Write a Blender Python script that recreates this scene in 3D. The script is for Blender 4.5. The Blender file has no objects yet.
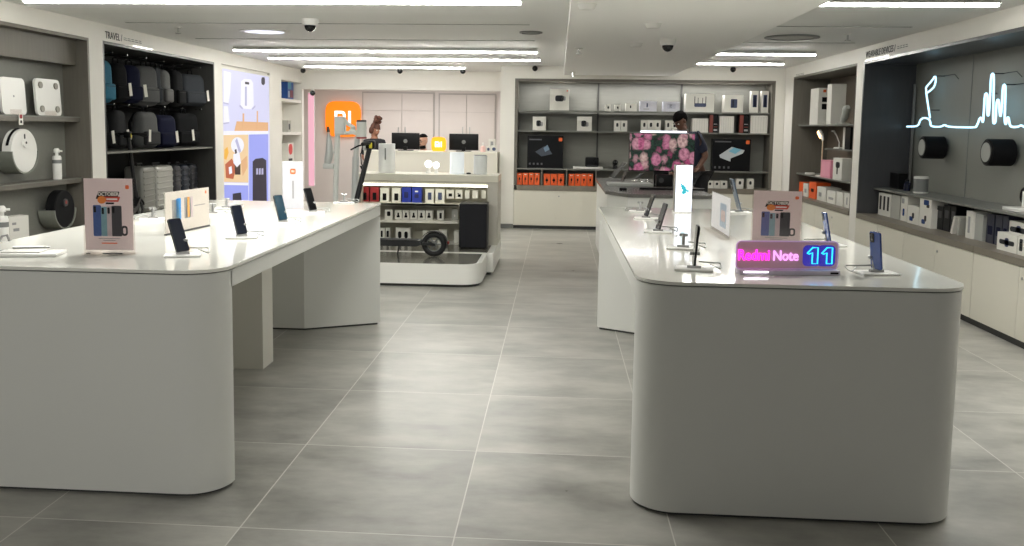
import bpy, bmesh, math, random
from mathutils import Vector, Matrix
R = math.radians
PI = math.pi
rnd = random.Random(7)
S = bpy.context.scene
COL = S.collection

# ---------------------------------------------------------------- camera
F, PX, PY, EYE = 900.0, 492.43, 220.01, 1.6
yaw, pit, rol = -0.0712954, 0.1012890, 0.0135564
fw = Vector((math.sin(yaw)*math.cos(pit), math.cos(yaw)*math.cos(pit), -math.sin(pit)))
r0 = Vector((math.cos(yaw), -math.sin(yaw), 0))
u0 = r0.cross(fw)
rt = r0*math.cos(rol) + u0*math.sin(rol)
up = u0*math.cos(rol) - r0*math.sin(rol)
cd = bpy.data.cameras.new('camera'); cam = bpy.data.objects.new('camera', cd); COL.objects.link(cam)
cam.matrix_world = Matrix(((rt.x, up.x, -fw.x, 0), (rt.y, up.y, -fw.y, 0), (rt.z, up.z, -fw.z, EYE), (0, 0, 0, 1)))
cd.sensor_fit = 'HORIZONTAL'; cd.sensor_width = 36; cd.lens = F*36/1024
cd.shift_x = (512-PX)/1024; cd.shift_y = (PY-273)/1024
cd.clip_start = 0.05; cd.clip_end = 100
S.camera = cam

def ray(x, y): return rt*((x-PX)/F) - up*((y-PY)/F) + fw
def AZ(x, y, z): d = ray(x, y); t = (z-EYE)/d.z; return Vector((d.x*t, d.y*t, z))
def AX(x, y, X): d = ray(x, y); t = X/d.x; return Vector((X, d.y*t, EYE+d.z*t))
def AY(x, y, Y): d = ray(x, y); t = Y/d.y; return Vector((d.x*t, Y, EYE+d.z*t))

# ---------------------------------------------------------------- materials
def lin(c): return tuple((x/12.92 if x <= .04045 else ((x+.055)/1.055)**2.4) for x in (v/255 for v in c))
MATS = {}
def mat(name, col, rough=.5, metal=0.0, em=None, es=0.0, noise=.05, sc=9.0, coat=0.0, stretch=None, spec=.5):
    if name in MATS: return MATS[name]
    m = bpy.data.materials.new(name); m.use_nodes = True
    nt = m.node_tree; b = nt.nodes['Principled BSDF']
    c = lin(col)
    tc = nt.nodes.new('ShaderNodeTexCoord'); nz = nt.nodes.new('ShaderNodeTexNoise')
    nz.inputs['Scale'].default_value = sc; nz.inputs['Detail'].default_value = 4
    src = tc.outputs['Object']
    if stretch:
        mp = nt.nodes.new('ShaderNodeMapping'); mp.inputs['Scale'].default_value = stretch
        nt.links.new(src, mp.inputs['Vector']); src = mp.outputs['Vector']
    nt.links.new(src, nz.inputs['Vector'])
    mx = nt.nodes.new('ShaderNodeMix'); mx.data_type = 'RGBA'
    mx.inputs['A'].default_value = tuple(max(0, x*(1-noise)) for x in c)+(1,)
    mx.inputs['B'].default_value = tuple(min(1, x*(1+noise)) for x in c)+(1,)
    nt.links.new(nz.outputs['Fac'], mx.inputs['Factor'])
    nt.links.new(mx.outputs['Result'], b.inputs['Base Color'])
    b.inputs['Roughness'].default_value = rough; b.inputs['Metallic'].default_value = metal
    b.inputs['Specular IOR Level'].default_value = spec
    if coat: b.inputs['Coat Weight'].default_value = coat; b.inputs['Coat Roughness'].default_value = .05
    if em is not None:
        b.inputs['Emission Color'].default_value = lin(em)+(1,); b.inputs['Emission Strength'].default_value = es
    MATS[name] = m
    return m

def glow(name, col, es): return mat(name, tuple(c*.35 for c in col), .5, em=col, es=es, noise=0.02)

def acrylic(name='clear_acrylic', tint=(252, 250, 249), fac=.05):
    if name in MATS: return MATS[name]
    m = bpy.data.materials.new(name); m.use_nodes = True; nt = m.node_tree; nt.nodes.clear()
    o = nt.nodes.new('ShaderNodeOutputMaterial'); t = nt.nodes.new('ShaderNodeBsdfTransparent'); g = nt.nodes.new('ShaderNodeBsdfGlossy')
    nz = nt.nodes.new('ShaderNodeTexNoise'); nz.inputs['Scale'].default_value = 3
    mr = nt.nodes.new('ShaderNodeMapRange'); mr.inputs['To Min'].default_value = fac*.8; mr.inputs['To Max'].default_value = fac*1.2
    t.inputs[0].default_value = lin(tint)+(1,); g.inputs['Roughness'].default_value = .12
    x = nt.nodes.new('ShaderNodeMixShader')
    nt.links.new(nz.outputs['Fac'], mr.inputs[0]); nt.links.new(mr.outputs[0], x.inputs[0])
    nt.links.new(t.outputs[0], x.inputs[1]); nt.links.new(g.outputs[0], x.inputs[2]); nt.links.new(x.outputs[0], o.inputs[0])
    MATS[name] = m
    return m

def floor_mat():
    m = bpy.data.materials.new('grey_porcelain_tile'); m.use_nodes = True; nt = m.node_tree; b = nt.nodes['Principled BSDF']
    N = nt.nodes.new; L = nt.links.new
    tc = N('ShaderNodeTexCoord'); sp = N('ShaderNodeSeparateXYZ'); L(tc.outputs['Object'], sp.inputs[0])
    def M(op, a, bb=None):
        n = N('ShaderNodeMath'); n.operation = op
        for i, v in enumerate((a, bb)):
            if v is None: continue
            if isinstance(v, (int, float)): n.inputs[i].default_value = v
            else: L(v, n.inputs[i])
        return n.outputs[0]
    tx, ty = .862, .954
    u = M('DIVIDE', M('SUBTRACT', sp.outputs['X'], -1.236-tx*20), tx)
    v = M('DIVIDE', M('SUBTRACT', sp.outputs['Y'], 3.375-ty*20), ty)
    fu, fv = M('FRACT', u), M('FRACT', v)
    du = M('MULTIPLY', M('MINIMUM', fu, M('SUBTRACT', 1.0, fu)), tx)
    dv = M('MULTIPLY', M('MINIMUM', fv, M('SUBTRACT', 1.0, fv)), ty)
    g = M('LESS_THAN', M('MINIMUM', du, dv), .0027)
    cell = N('ShaderNodeCombineXYZ'); L(M('FLOOR', u), cell.inputs[0]); L(M('FLOOR', v), cell.inputs[1])
    wn = N('ShaderNodeTexWhiteNoise'); wn.noise_dimensions = '2D'; L(cell.outputs[0], wn.inputs['Vector'])
    add = N('ShaderNodeVectorMath'); add.operation = 'MULTIPLY_ADD'; add.inputs[1].default_value = (7, 7, 7)
    L(wn.outputs['Color'], add.inputs[0]); L(tc.outputs['Object'], add.inputs[2])
    mp = N('ShaderNodeMapping'); mp.inputs['Scale'].default_value = (1, 1.9, 1); L(add.outputs[0], mp.inputs['Vector'])
    n1 = N('ShaderNodeTexNoise'); n1.inputs['Scale'].default_value = 1.7; n1.inputs['Detail'].default_value = 7; n1.inputs['Roughness'].default_value = .62
    L(mp.outputs[0], n1.inputs['Vector'])
    cr = N('ShaderNodeValToRGB'); cr.color_ramp.elements[0].position = .3; cr.color_ramp.elements[1].position = .72
    cr.color_ramp.elements[0].color = lin((122, 121, 115))+(1,); cr.color_ramp.elements[1].color = lin((178, 176, 168))+(1,)
    L(n1.outputs['Fac'], cr.inputs[0])
    hs = N('ShaderNodeHueSaturation'); L(cr.outputs[0], hs.inputs['Color'])
    mr = N('ShaderNodeMapRange'); mr.inputs['To Min'].default_value = .93; mr.inputs['To Max'].default_value = 1.07
    L(wn.outputs['Value'], mr.inputs[0]); L(mr.outputs[0], hs.inputs['Value'])
    mx = N('ShaderNodeMix'); mx.data_type = 'RGBA'; L(g, mx.inputs['Factor']); L(hs.outputs[0], mx.inputs['A']); mx.inputs['B'].default_value = lin((196, 194, 187))+(1,)
    L(mx.outputs['Result'], b.inputs['Base Color'])
    rr = N('ShaderNodeMapRange'); rr.inputs['To Min'].default_value = .22; rr.inputs['To Max'].default_value = .42
    L(n1.outputs['Fac'], rr.inputs[0]); L(rr.outputs[0], b.inputs['Roughness'])
    return m

def flower_mat():
    m = bpy.data.materials.new('flower_picture'); m.use_nodes = True; nt = m.node_tree; b = nt.nodes['Principled BSDF']; N = nt.nodes.new; L = nt.links.new
    tc = N('ShaderNodeTexCoord'); mp = N('ShaderNodeMapping'); mp.inputs['Scale'].default_value = (1, 1, .8); L(tc.outputs['Object'], mp.inputs[0])
    vo = N('ShaderNodeTexVoronoi'); vo.inputs['Scale'].default_value = 9; vo.inputs['Randomness'].default_value = .85; L(mp.outputs[0], vo.inputs['Vector'])
    sm = N('ShaderNodeSeparateColor'); L(vo.outputs['Color'], sm.inputs[0])
    cr = N('ShaderNodeValToRGB'); e = cr.color_ramp.elements
    e[0].position = 0; e[0].color = lin((250, 225, 205))+(1,); e[1].position = 1; e[1].color = lin((225, 90, 150))+(1,)
    k = e.new(.5); k.color = lin((240, 150, 185))+(1,)
    L(sm.outputs[0], cr.inputs[0])
    v2 = N('ShaderNodeTexNoise'); v2.inputs['Scale'].default_value = 30; v2.inputs['Detail'].default_value = 3; L(tc.outputs['Object'], v2.inputs['Vector'])
    ad = N('ShaderNodeMath'); ad.operation = 'MULTIPLY_ADD'; L(v2.outputs['Fac'], ad.inputs[0]); ad.inputs[1].default_value = .5; L(vo.outputs['Distance'], ad.inputs[2])
    st = N('ShaderNodeMapRange'); st.inputs['From Min'].default_value = .74; st.inputs['From Max'].default_value = .9; L(ad.outputs[0], st.inputs[0])
    gr = N('ShaderNodeValToRGB'); gr.color_ramp.elements[0].color = lin((6, 22, 18))+(1,); gr.color_ramp.elements[1].color = lin((34, 80, 60))+(1,)
    gr.color_ramp.elements[0].position = .4; gr.color_ramp.elements[1].position = .75
    L(v2.outputs['Fac'], gr.inputs[0])
    pet = N('ShaderNodeMix'); pet.data_type = 'RGBA'; pet.blend_type = 'MULTIPLY'; pet.inputs['Factor'].default_value = .7
    cr3 = N('ShaderNodeValToRGB'); cr3.color_ramp.elements[0].color = (.25, .15, .2, 1); cr3.color_ramp.elements[0].position = .35; cr3.color_ramp.elements[1].position = .6
    L(v2.outputs['Fac'], cr3.inputs[0]); L(cr.outputs[0], pet.inputs['A']); L(cr3.outputs[0], pet.inputs['B'])
    mx = N('ShaderNodeMix'); mx.data_type = 'RGBA'; L(st.outputs[0], mx.inputs['Factor']); L(pet.outputs['Result'], mx.inputs['A']); L(gr.outputs[0], mx.inputs['B'])
    b.inputs['Base Color'].default_value = (.01, .01, .01, 1); b.inputs['Roughness'].default_value = .2
    L(mx.outputs['Result'], b.inputs['Emission Color']); b.inputs['Emission Strength'].default_value = .5
    return m

WHITE = mat('white_paint', (232, 229, 221), .55, noise=.02, sc=2)
SLAB_LIT = mat('slab_lit_tone', (252, 251, 248), .6, noise=.01, sc=1)  # whiter than the ceiling: the slab's brighter lighting is put into its colour
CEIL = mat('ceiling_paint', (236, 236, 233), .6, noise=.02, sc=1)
LAM = mat('white_laminate', (226, 225, 219), .35, noise=.015, sc=3)
DESKTOP = mat('gloss_worktop', (226, 225, 216), .10, noise=.02, sc=5, coat=.25)
DESKB = mat('desk_white_laminate', (211, 211, 205), .38, noise=.02, sc=2)
CABW = mat('cupboard_white', (222, 218, 204), .4, noise=.015, sc=3)
WOOD = mat('grey_wood_laminate', (104, 100, 91), .5, noise=.16, sc=5, stretch=(8, 8, .7))
WOODB = mat('grey_wood_back', (124, 124, 117), .5, noise=.10, sc=5, stretch=(.8, 8, 8))
WOODT = mat('grey_wood_top', (120, 113, 101), .42, noise=.13, sc=5, stretch=(6, .6, 6))
WOODD = mat('charcoal_wood', (62, 62, 60), .45, noise=.15, sc=5, stretch=(8, 8, .7))
GREYP = mat('grey_fabric_panel', (128, 129, 122), .5, noise=.06, sc=3)
BLACKL = mat('charcoal_niche', (38, 39, 39), .6, noise=.1, sc=4, spec=.15)
SHELFG = mat('grey_metal_shelf', (120, 121, 115), .4, .2, noise=.05)
STEEL = mat('brushed_steel', (170, 170, 168), .3, .9)
CHROME = mat('chrome', (210, 210, 210), .12, 1.0)
BLACK = mat('black_plastic', (14, 14, 16), .4, noise=.15, spec=.15)
BLACKG = mat('black_gloss', (9, 10, 14), .08, noise=.1)
BLACKM = mat('black_matte', (18, 18, 20), .7, noise=.2, sc=20, spec=.15)
DGREY = mat('dark_grey_plastic', (52, 53, 55), .45)
MGREY = mat('mid_grey_plastic', (120, 122, 120), .45)
LGREY = mat('light_grey_plastic', (165, 167, 162), .4)
WPLAS = mat('white_plastic', (232, 231, 226), .3, noise=.01)
CARD = mat('white_card', (218, 216, 208), .5, noise=.03)
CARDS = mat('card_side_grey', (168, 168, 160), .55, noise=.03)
CARDB = mat('black_card', (14, 15, 18), .4, noise=.1, spec=.15)
RED = mat('red_card', (150, 30, 34), .4)
BLUE = mat('blue_card', (30, 52, 158), .4)
ORANGE = mat('orange_card', (236, 96, 36), .4)
PRINT = mat('dark_print', (44, 46, 50), .4, noise=.2, sc=60, spec=.15)
PRINTG = mat('grey_print', (150, 150, 150), .5, noise=.1, sc=60)
PRINTB = mat('navy_print', (52, 62, 96), .4, noise=.1, sc=60)
MIOR = mat('logo_orange', (238, 108, 42), .4)
DARKRED = mat('dark_red_card', (112, 40, 28), .45)
GAP_SHADE = mat('shadow_gap', (50, 50, 48), .7)  # dark tone stands for shade in grooves and under furniture bases
NAVYF = mat('navy_fabric', (20, 23, 46), .85, noise=.2, sc=60, spec=.15)
GREYF = mat('grey_fabric', (78, 79, 79), .85, noise=.18, sc=60)
BLKF = mat('black_fabric', (15, 16, 18), .85, noise=.2, sc=60, spec=.15)
SLATEF = mat('slate_fabric', (36, 41, 48), .85, noise=.2, sc=60)
TEALF = mat('teal_fabric', (28, 98, 124), .85, noise=.15, sc=60)
SILV = mat('silver_shell', (172, 172, 166), .35, .3)
SKIN = mat('skin_brown', (158, 110, 86), .5, noise=.08)
SKIN2 = mat('skin_light', (204, 158, 134), .5, noise=.08)
SKIN3 = mat('skin_dark', (92, 62, 48), .5, noise=.08)
HAIRR = mat('auburn_hair', (84, 48, 34), .6, noise=.35, sc=50)
HAIRB = mat('black_hair', (12, 10, 10), .8, noise=.3, sc=50, spec=.1)
TAG = mat('paper_tag', (222, 220, 210), .6)
PINK = mat('pink_card', (222, 146, 166), .4)
BPH = mat('blue_phone_back', (40, 68, 128), .25, noise=.05)
DBLUE = mat('dark_blue_screen', (15, 22, 38), .1, em=(22, 44, 92), es=.03)
PLAV = mat('poster_lilac_grey', (236, 220, 221), .3, noise=.03)
ACR = acrylic()

# ---------------------------------------------------------------- mesh builder
class MB:
    def __init__(s): s.v = []; s.f = []; s.mi = []; s.sm = []; s.m = Matrix()
    def add(s, vs, fs, k=0, smooth=False):
        o = len(s.v); s.v += [s.m @ Vector(v) for v in vs]
        for f in fs: s.f.append([o+i for i in f]); s.mi.append(k); s.sm.append(smooth)
        return s
    def box(s, x0, y0, z0, x1, y1, z1, k=0):
        return s.add([(x0, y0, z0), (x1, y0, z0), (x1, y1, z0), (x0, y1, z0), (x0, y0, z1), (x1, y0, z1), (x1, y1, z1), (x0, y1, z1)],
                     [(0, 3, 2, 1), (4, 5, 6, 7), (0, 1, 5, 4), (1, 2, 6, 5), (2, 3, 7, 6), (3, 0, 4, 7)], k)
    def rbox(s, x0, y0, z0, x1, y1, z1, r=.01, seg=2, k=0, scale_top=None):
        bm = bmesh.new(); bmesh.ops.create_cube(bm, size=1)
        for v in bm.verts:
            v.co = Vector(((x0+x1)/2+v.co.x*(x1-x0), (y0+y1)/2+v.co.y*(y1-y0), (z0+z1)/2+v.co.z*(z1-z0)))
        r = min(r, .49*min(abs(x1-x0), abs(y1-y0), abs(z1-z0)))
        bmesh.ops.bevel(bm, geom=bm.edges[:], offset=r, segments=seg, profile=.5, affect='EDGES')
        if scale_top:
            cx, cy = (x0+x1)/2, (y0+y1)/2
            for v in bm.verts:
                t = (v.co.z-z0)/(z1-z0); f = 1+(scale_top-1)*t
                v.co.x = cx+(v.co.x-cx)*f; v.co.y = cy+(v.co.y-cy)*f
        bm.verts.index_update()
        s.add([v.co.copy() for v in bm.verts], [[v.index for v in f.verts] for f in bm.faces], k, True); bm.free(); return s
    def prism(s, poly, z0, z1, k=0, smooth=False, kt=None):
        n = len(poly)
        a = sum(poly[i][0]*poly[(i+1) % n][1]-poly[(i+1) % n][0]*poly[i][1] for i in range(n))
        if a < 0: poly = poly[::-1]
        s.add([(x, y, z0) for x, y in poly]+[(x, y, z1) for x, y in poly], [(i, (i+1) % n, n+(i+1) % n, n+i) for i in range(n)], k, smooth)
        s.add([(x, y, z0) for x, y in poly], [list(range(n))[::-1]], k); s.add([(x, y, z1) for x, y in poly], [list(range(n))], k if kt is None else kt)
        return s
    def plate(s, poly, y0, y1, k=0):          # polygon in XZ, front at y0 (< y1)
        n = len(poly)
        a = sum(poly[i][0]*poly[(i+1) % n][1]-poly[(i+1) % n][0]*poly[i][1] for i in range(n))
        if a < 0: poly = poly[::-1]
        vs = [(x, y0, z) for x, z in poly]+[(x, y1, z) for x, z in poly]
        return s.add(vs, [list(range(n)), list(range(n, 2*n))[::-1]]+[(i, n+i, n+(i+1) % n, (i+1) % n) for i in range(n)], k)
    def cyl(s, p0, p1, r, r2=None, n=16, k=0, smooth=True):
        p0, p1 = Vector(p0), Vector(p1); r2 = r if r2 is None else r2
        d = (p1-p0).normalized(); a = d.orthogonal().normalized(); b = d.cross(a)
        ang = [2*PI*i/n for i in range(n)]
        s.add([p0+(a*math.cos(t)+b*math.sin(t))*r for t in ang]+[p1+(a*math.cos(t)+b*math.sin(t))*r2 for t in ang],
              [(i, (i+1) % n, n+(i+1) % n, n+i) for i in range(n)], k, smooth)
        s.add([p0+(a*math.cos(t)+b*math.sin(t))*r for t in ang], [list(range(n))[::-1]], k)
        s.add([p1+(a*math.cos(t)+b*math.sin(t))*r2 for t in ang], [list(range(n))], k)
        return s
    def tube(s, pts, r, n=8, k=0, closed=False):
        pts = [Vector(p) for p in pts]; m = len(pts); vs = []; prev = None
        for i, p in enumerate(pts):
            q0 = pts[(i-1) % m] if (closed or i > 0) else p; q1 = pts[(i+1) % m] if (closed or i < m-1) else p
            d = (q1-q0).normalized()
            if prev is None: a = d.orthogonal().normalized()
            else:
                a = prev-d*prev.dot(d); a = a.normalized() if a.length > 1e-5 else d.orthogonal().normalized()
            prev = a; b = d.cross(a)
            rr = r[i] if isinstance(r, (list, tuple)) else r
            vs += [p+(a*math.cos(2*PI*j/n)+b*math.sin(2*PI*j/n))*rr for j in range(n)]
        fs = []
        for i in range(m if closed else m-1):
            for j in range(n): fs.append((i*n+j, i*n+(j+1) % n, ((i+1) % m)*n+(j+1) % n, ((i+1) % m)*n+j))
        if not closed: fs += [list(range(n))[::-1], list(range((m-1)*n, m*n))]
        return s.add(vs, fs, k, True)
    def lathe(s, prof, c=(0, 0, 0), n=24, k=0):
        vs = []; m = len(prof)
        for r_, z in prof: vs += [(c[0]+r_*math.cos(2*PI*j/n), c[1]+r_*math.sin(2*PI*j/n), c[2]+z) for j in range(n)]
        fs = [(i*n+j, i*n+(j+1) % n, (i+1)*n+(j+1) % n, (i+1)*n+j) for i in range(m-1) for j in range(n)]
        fs += [list(range(n))[::-1], list(range((m-1)*n, m*n))]
        return s.add(vs, fs, k, True)
    def ball(s, c, r, n=14, k=0):
        r = (r, r, r) if isinstance(r, (int, float)) else r; vs = []; m = n//2+1
        for i in range(m):
            a = PI*i/(m-1)-PI/2
            for j in range(n): vs.append((c[0]+r[0]*math.cos(a)*math.cos(2*PI*j/n), c[1]+r[1]*math.cos(a)*math.sin(2*PI*j/n), c[2]+r[2]*math.sin(a)))
        return s.add(vs, [(i*n+j, i*n+(j+1) % n, (i+1)*n+(j+1) % n, (i+1)*n+j) for i in range(m-1) for j in range(n)], k, True)
    def text(s, txt, size, y, c=(0, 0), k=0, ext=.001, align='CENTER', width=None, bold=0):
        cu = bpy.data.curves.new('lettering', 'FONT'); cu.body = txt; cu.size = size; cu.align_x = align; cu.align_y = 'CENTER'; cu.extrude = ext; cu.offset = bold; cu.resolution_u = 3
        o = bpy.data.objects.new('lettering', cu); COL.objects.link(o)
        me = o.to_mesh(); xs = [v.co.x for v in me.vertices]; f = 1.0
        if width and xs: f = width/(max(xs)-min(xs))
        s.add([(c[0]+v.co.x*f, y-v.co.z, c[1]+v.co.y) for v in me.vertices], [list(p.vertices) for p in me.polygons], k)
        o.to_mesh_clear(); bpy.data.objects.remove(o); bpy.data.curves.remove(cu); return s
    def build(s, name, mats, parent=None):
        me = bpy.data.meshes.new(name); me.from_pydata([tuple(v) for v in s.v], [], s.f); 
        mats = mats if isinstance(mats, (list, tuple)) else [mats]
        for m_ in mats: me.materials.append(m_)
        for p, k, sm in zip(me.polygons, s.mi, s.sm): p.material_index = k; p.use_smooth = sm
        me.update()
        if any(s.sm): me.set_sharp_from_angle(angle=R(42))
        o = bpy.data.objects.new(name, me); COL.objects.link(o)
        if parent: o.parent = parent
        return o

def tag(o, label=None, cat=None, group=None, kind=None):
    if label: o['label'] = label
    if cat: o['category'] = cat
    if group: o['group'] = group
    if kind: o['kind'] = kind
    return o
def thing(name, label, cat, loc=(0, 0, 0), rz=0, group=None):
    o = bpy.data.objects.new(name, None); COL.objects.link(o); o.empty_display_size = .05
    o.location = loc; o.rotation_euler = (0, 0, rz); return tag(o, label, cat, group)
def struct(name, mb, m): return tag(mb.build(name, m), kind='structure')
def place(o, loc, rz=0): o.location = loc; o.rotation_euler = (0, 0, rz); return o
def copy_tree(o, label=None, loc=None, rz=None, group=None):
    c = o.copy(); COL.objects.link(c)
    if label: c['label'] = label
    if group: c['group'] = group
    if loc is not None: c.location = loc
    if rz is not None: c.rotation_euler = (0, 0, rz)
    for ch in list(o.children):
        d = ch.copy(); COL.objects.link(d); d.parent = c
        for g in list(ch.children):
            e = g.copy(); COL.objects.link(e); e.parent = d
    return c
def rr(x0, z0, x1, z1, r, n=5):
    out = []
    for cx, cz, a in ((x1-r, z0+r, -90), (x1-r, z1-r, 0), (x0+r, z1-r, 90), (x0+r, z0+r, 180)):
        for i in range(n+1): t = R(a+90*i/n); out.append((cx+r*math.cos(t), cz+r*math.sin(t)))
    return out
def rect(x0, z0, x1, z1): return [(x0, z0), (x1, z0), (x1, z1), (x0, z1)]
def squircle(cx, cz, r, n=40, e=4.0):
    o = []
    for i in range(n):
        t = 2*PI*i/n; c, s_ = math.cos(t), math.sin(t)
        o.append((cx+r*math.copysign(abs(c)**(2/e), c), cz+r*math.copysign(abs(s_)**(2/e), s_)))
    return o
def mi_mark(mb, cx, cz, h, y, k, t=.002):      # square-cut m and i strokes
    w = h*1.25; st = h*.2
    x0 = cx-w/2; z0 = cz-h/2; z1 = cz+h/2
    m_r = x0+w*.68
    mb.plate([(x0, z0), (x0, z1), (m_r-h*.28, z1), (m_r-h*.08, z1-h*.08), (m_r, z1-h*.28), (m_r, z0), (m_r-st, z0), (m_r-st, z1-h*.3), (m_r-st-h*.06, z1-st), (x0+st, z1-st), (x0+st, z0)], y-t, y, k)
    mb.plate(rect((x0+m_r)/2-st/2, z0, (x0+m_r)/2+st/2, z0+h*.58), y-t, y, k)
    mb.plate(rect(x0+w-st, z0, x0+w, z1), y-t, y, k)

# ================================================================ SETTING
XL, XR = -4.6, 3.52
H = 2.6
YB = 14.47         # face of the shelf wall at the back
YM = 18.3          # wall with the round-cornered sign
NT = 2.43          # top of the niches
CT = .67           # top of the low cupboards
m = MB(); m.box(-7, -3, -.1, 7, 19, 0); struct('floor', m, floor_mat())
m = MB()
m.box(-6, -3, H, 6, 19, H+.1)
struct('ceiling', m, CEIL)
m = MB(); m.box(.07, -2.5, 2.46, 1.76, YB-.003, H-.002); struct('ceiling', m, SLAB_LIT)

# left wall : pillars, bulkhead, niches
LY = lambda x: AX(x, 100, XL).y
RY = lambda x: AX(x, 120, XR).y
LN1 = (4.0, LY(90.6)); LN2 = (LY(104.3), LY(214.8)); LB = (LY(222), LY(270)); LW = (LY(281.5), 16.0)
CTL = .52           # top of the low cupboards on the left
m = MB()
def colm(y0, y1, x0=XL-.9, x1=XL): m.box(x0, y0, 0, x1, y1, NT)
m.box(XL-.9, 3.0, NT, XL, 16.0, H-.002)
colm(3.0, LN1[0]); colm(LN1[1], LN2[0]); colm(LN2[1], LB[0]); m.box(XL-.9, LB[0], 0, XL-.04, LB[1], NT); colm(LB[1], LW[0])
m.box(XL-.9, LW[0], 0, XL-.35, 16.0, NT); m.box(XL-1.1, 16.0, 0, XL-.35, 16.12, H-.002)
m.box(XL-.35, LW[0], 2.36, XL-.001, 16.0, NT); m.box(XL-.35, 16.0, 0, XL, 16.12, H-.002)
m.box(XL-1.1, 16.12, 0, XL-.9, 18.6, H-.002)
for y0, y1 in (LN1, LN2): m.box(XL-.9, y0, 0, XL-.7, y1, NT)
struct('wall_left', m, WHITE)
def niche_left(n, y0, y1, d, lm, bm, step=None):
    m = MB(); x1 = XL-.001
    m.box(XL-d-.02, y0, CTL, XL-d, y1, NT-.001, 1)
    m.box(XL-d, y0, CTL, x1, y0+.03, NT-.001); m.box(XL-d, y1-.03, CTL, x1, y1, NT-.001); m.box(XL-d, y0+.03, NT-.03, x1, y1-.03, NT-.001)
    if step:
        m.box(XL-d, y0+.03, 2.16, XL-step, y1-.03, NT-.03)
    struct('trim_%d' % n, m, [lm, bm])
niche_left(2, LN1[0], LN1[1], .26, WOOD, WOODB, .12)
niche_left(3, LN2[0], LN2[1], .62, WOODD, BLACKL)
# right wall
RN1 = (5.0, RY(861)); RN2 = (RY(854.5), RY(791)-.05)
D1 = AY(914, 110, RN1[1]-.03).x-XR; D2 = AY(827, 150, RN2[1]-.03).x-XR
m = MB()
m.box(XR, 3.0, NT, XR+1.1, 14.9, H-.002)
for y0, y1 in ((3.0, RN1[0]), (RN1[1], RN2[0]), (RN2[1], 14.9)): m.box(XR, y0, 0, XR+1.1, y1, NT)
m.box(XR+1.0, RN1[0], 0, XR+1.1, RN1[1], NT); m.box(XR+1.0, RN2[0], 0, XR+1.1, RN2[1], NT)
struct('wall_right', m, WHITE)
def niche_right(n, y0, y1, d, lm, bm):
    m = MB(); x0 = XR+.001
    m.box(XR+d, y0, CT, XR+d+.02, y1, NT-.001, 1)
    m.box(x0, y0, CT, XR+d, y0+.03, NT-.001); m.box(x0, y1-.03, CT, XR+d, y1, NT-.001); m.box(x0, y0+.03, NT-.03, XR+d, y1-.03, NT-.001)
    struct('trim_%d' % n, m, [lm, bm])
niche_right(4, RN1[0], RN1[1], D1, mat('dark_slate_laminate', (72, 73, 76), .3, noise=.12, sc=5, stretch=(8, 8, .7)), GREYP)
niche_right(5, RN2[0], RN2[1], D2, WOOD, mat('brown_grey_laminate', (112, 101, 88), .5, noise=.14, sc=5, stretch=(8, 8, .7)))
# back wall
BX = (-.70, 3.37); BT = 2.40; BZ = .70; BD = .42
m = MB()
m.box(-.93, YB, 0, BX[0], YB+4.2, H-.002); m.box(BX[1], YB, 0, XR+.3, YB+.7, H-.002); m.box(BX[0], YB, BT, BX[1], YB+.7, H-.002)
m.box(BX[0], YB+.5, 0, BX[1], YB+.7, BT)
struct('wall_back', m, WHITE)
m = MB()
m.box(BX[0], YB+BD, BZ, BX[1], YB+BD+.02, BT-.001, 1)
m.box(BX[0], YB-.004, BZ, BX[0]+.05, YB+BD, BT-.001); m.box(BX[1]-.05, YB-.004, BZ, BX[1], YB+BD, BT-.001); m.box(BX[0]+.05, YB-.004, BT-.045, BX[1]-.05, YB+BD, BT-.001)
for xp in (598, 681): X = AY(xp, 110, YB+BD-.02).x; m.box(X-.012, YB+BD-.03, BZ, X+.012, YB+BD, BT-.05, 2)
struct('trim_6', m, [WOOD, WOODB, WOODD])
# lintel and counter recess
m = MB(); m.box(XL, 16.0, 2.26, -.93, 16.12, H-.002); struct('trim_7', m, WHITE)
m = MB(); m.box(XL-1.1, YM, 0, -.9, YM+.2, H-.002); struct('wall_far', m, mat('counter_wall', (214, 207, 202), .6, noise=.02, sc=2))
m = MB()
for y, x0, x1 in ((YB-.012, -.93, BX[0]), (YB-.012, BX[1], XR)): m.box(x0, y, 0, x1, y+.011, .07)
struct('baseboard_back', m, MGREY)
m = MB(); m.box(XR-.012, RN1[1], 0, XR-.001, RN2[0], .07); struct('baseboard_right', m, MGREY)

# ---------------------------------------------------------------- cupboards
def cupboard(label, loc, rz, w, h, d, doors, group, lock=True):
    t = thing('cupboard', label, 'cupboard', loc, rz, group)
    b = MB(); b.box(-w/2, .02, .05, w/2, d, h); b.box(-w/2, .015, 0, w/2, d, .05, 1); b.build('carcass', [CABW, GAP_SHADE], t)
    for i in range(doors):
        x0 = -w/2+w*i/doors+.003; x1 = -w/2+w*(i+1)/doors-.003
        dr = MB().box(x0, 0, .055, x1, .019, h-.006).build('door', CABW, t)
        if lock and i % 2 == 1:
            MB().cyl((x0+.05, .001, h-.09), (x0+.05, -.006, h-.09), .012, n=12).build('lock', STEEL, dr)
    return t
ys = [6.28, 7.81, 9.36, RN1[1]]
cupboard('white cupboard at the near end of the right wall, beyond the frame edge', (XR, (RN1[0]+6.28)/2, 0), -PI/2, 6.28-RN1[0]-.004, CT-.055, D1-.02, 2, 'low cupboards along the right wall')
for i, l in enumerate(('white cupboard nearest the camera under the neon display niche', 'white two-door cupboard in the middle under the neon display niche', 'white two-door cupboard at the pillar end under the neon display niche')):
    y0, y1 = ys[i], ys[i+1]
    cupboard(l, (XR, (y0+y1)/2, 0), -PI/2, y1-y0-.004, CT-.055, D1-.02, 2, 'low cupboards along the right wall')
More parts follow.
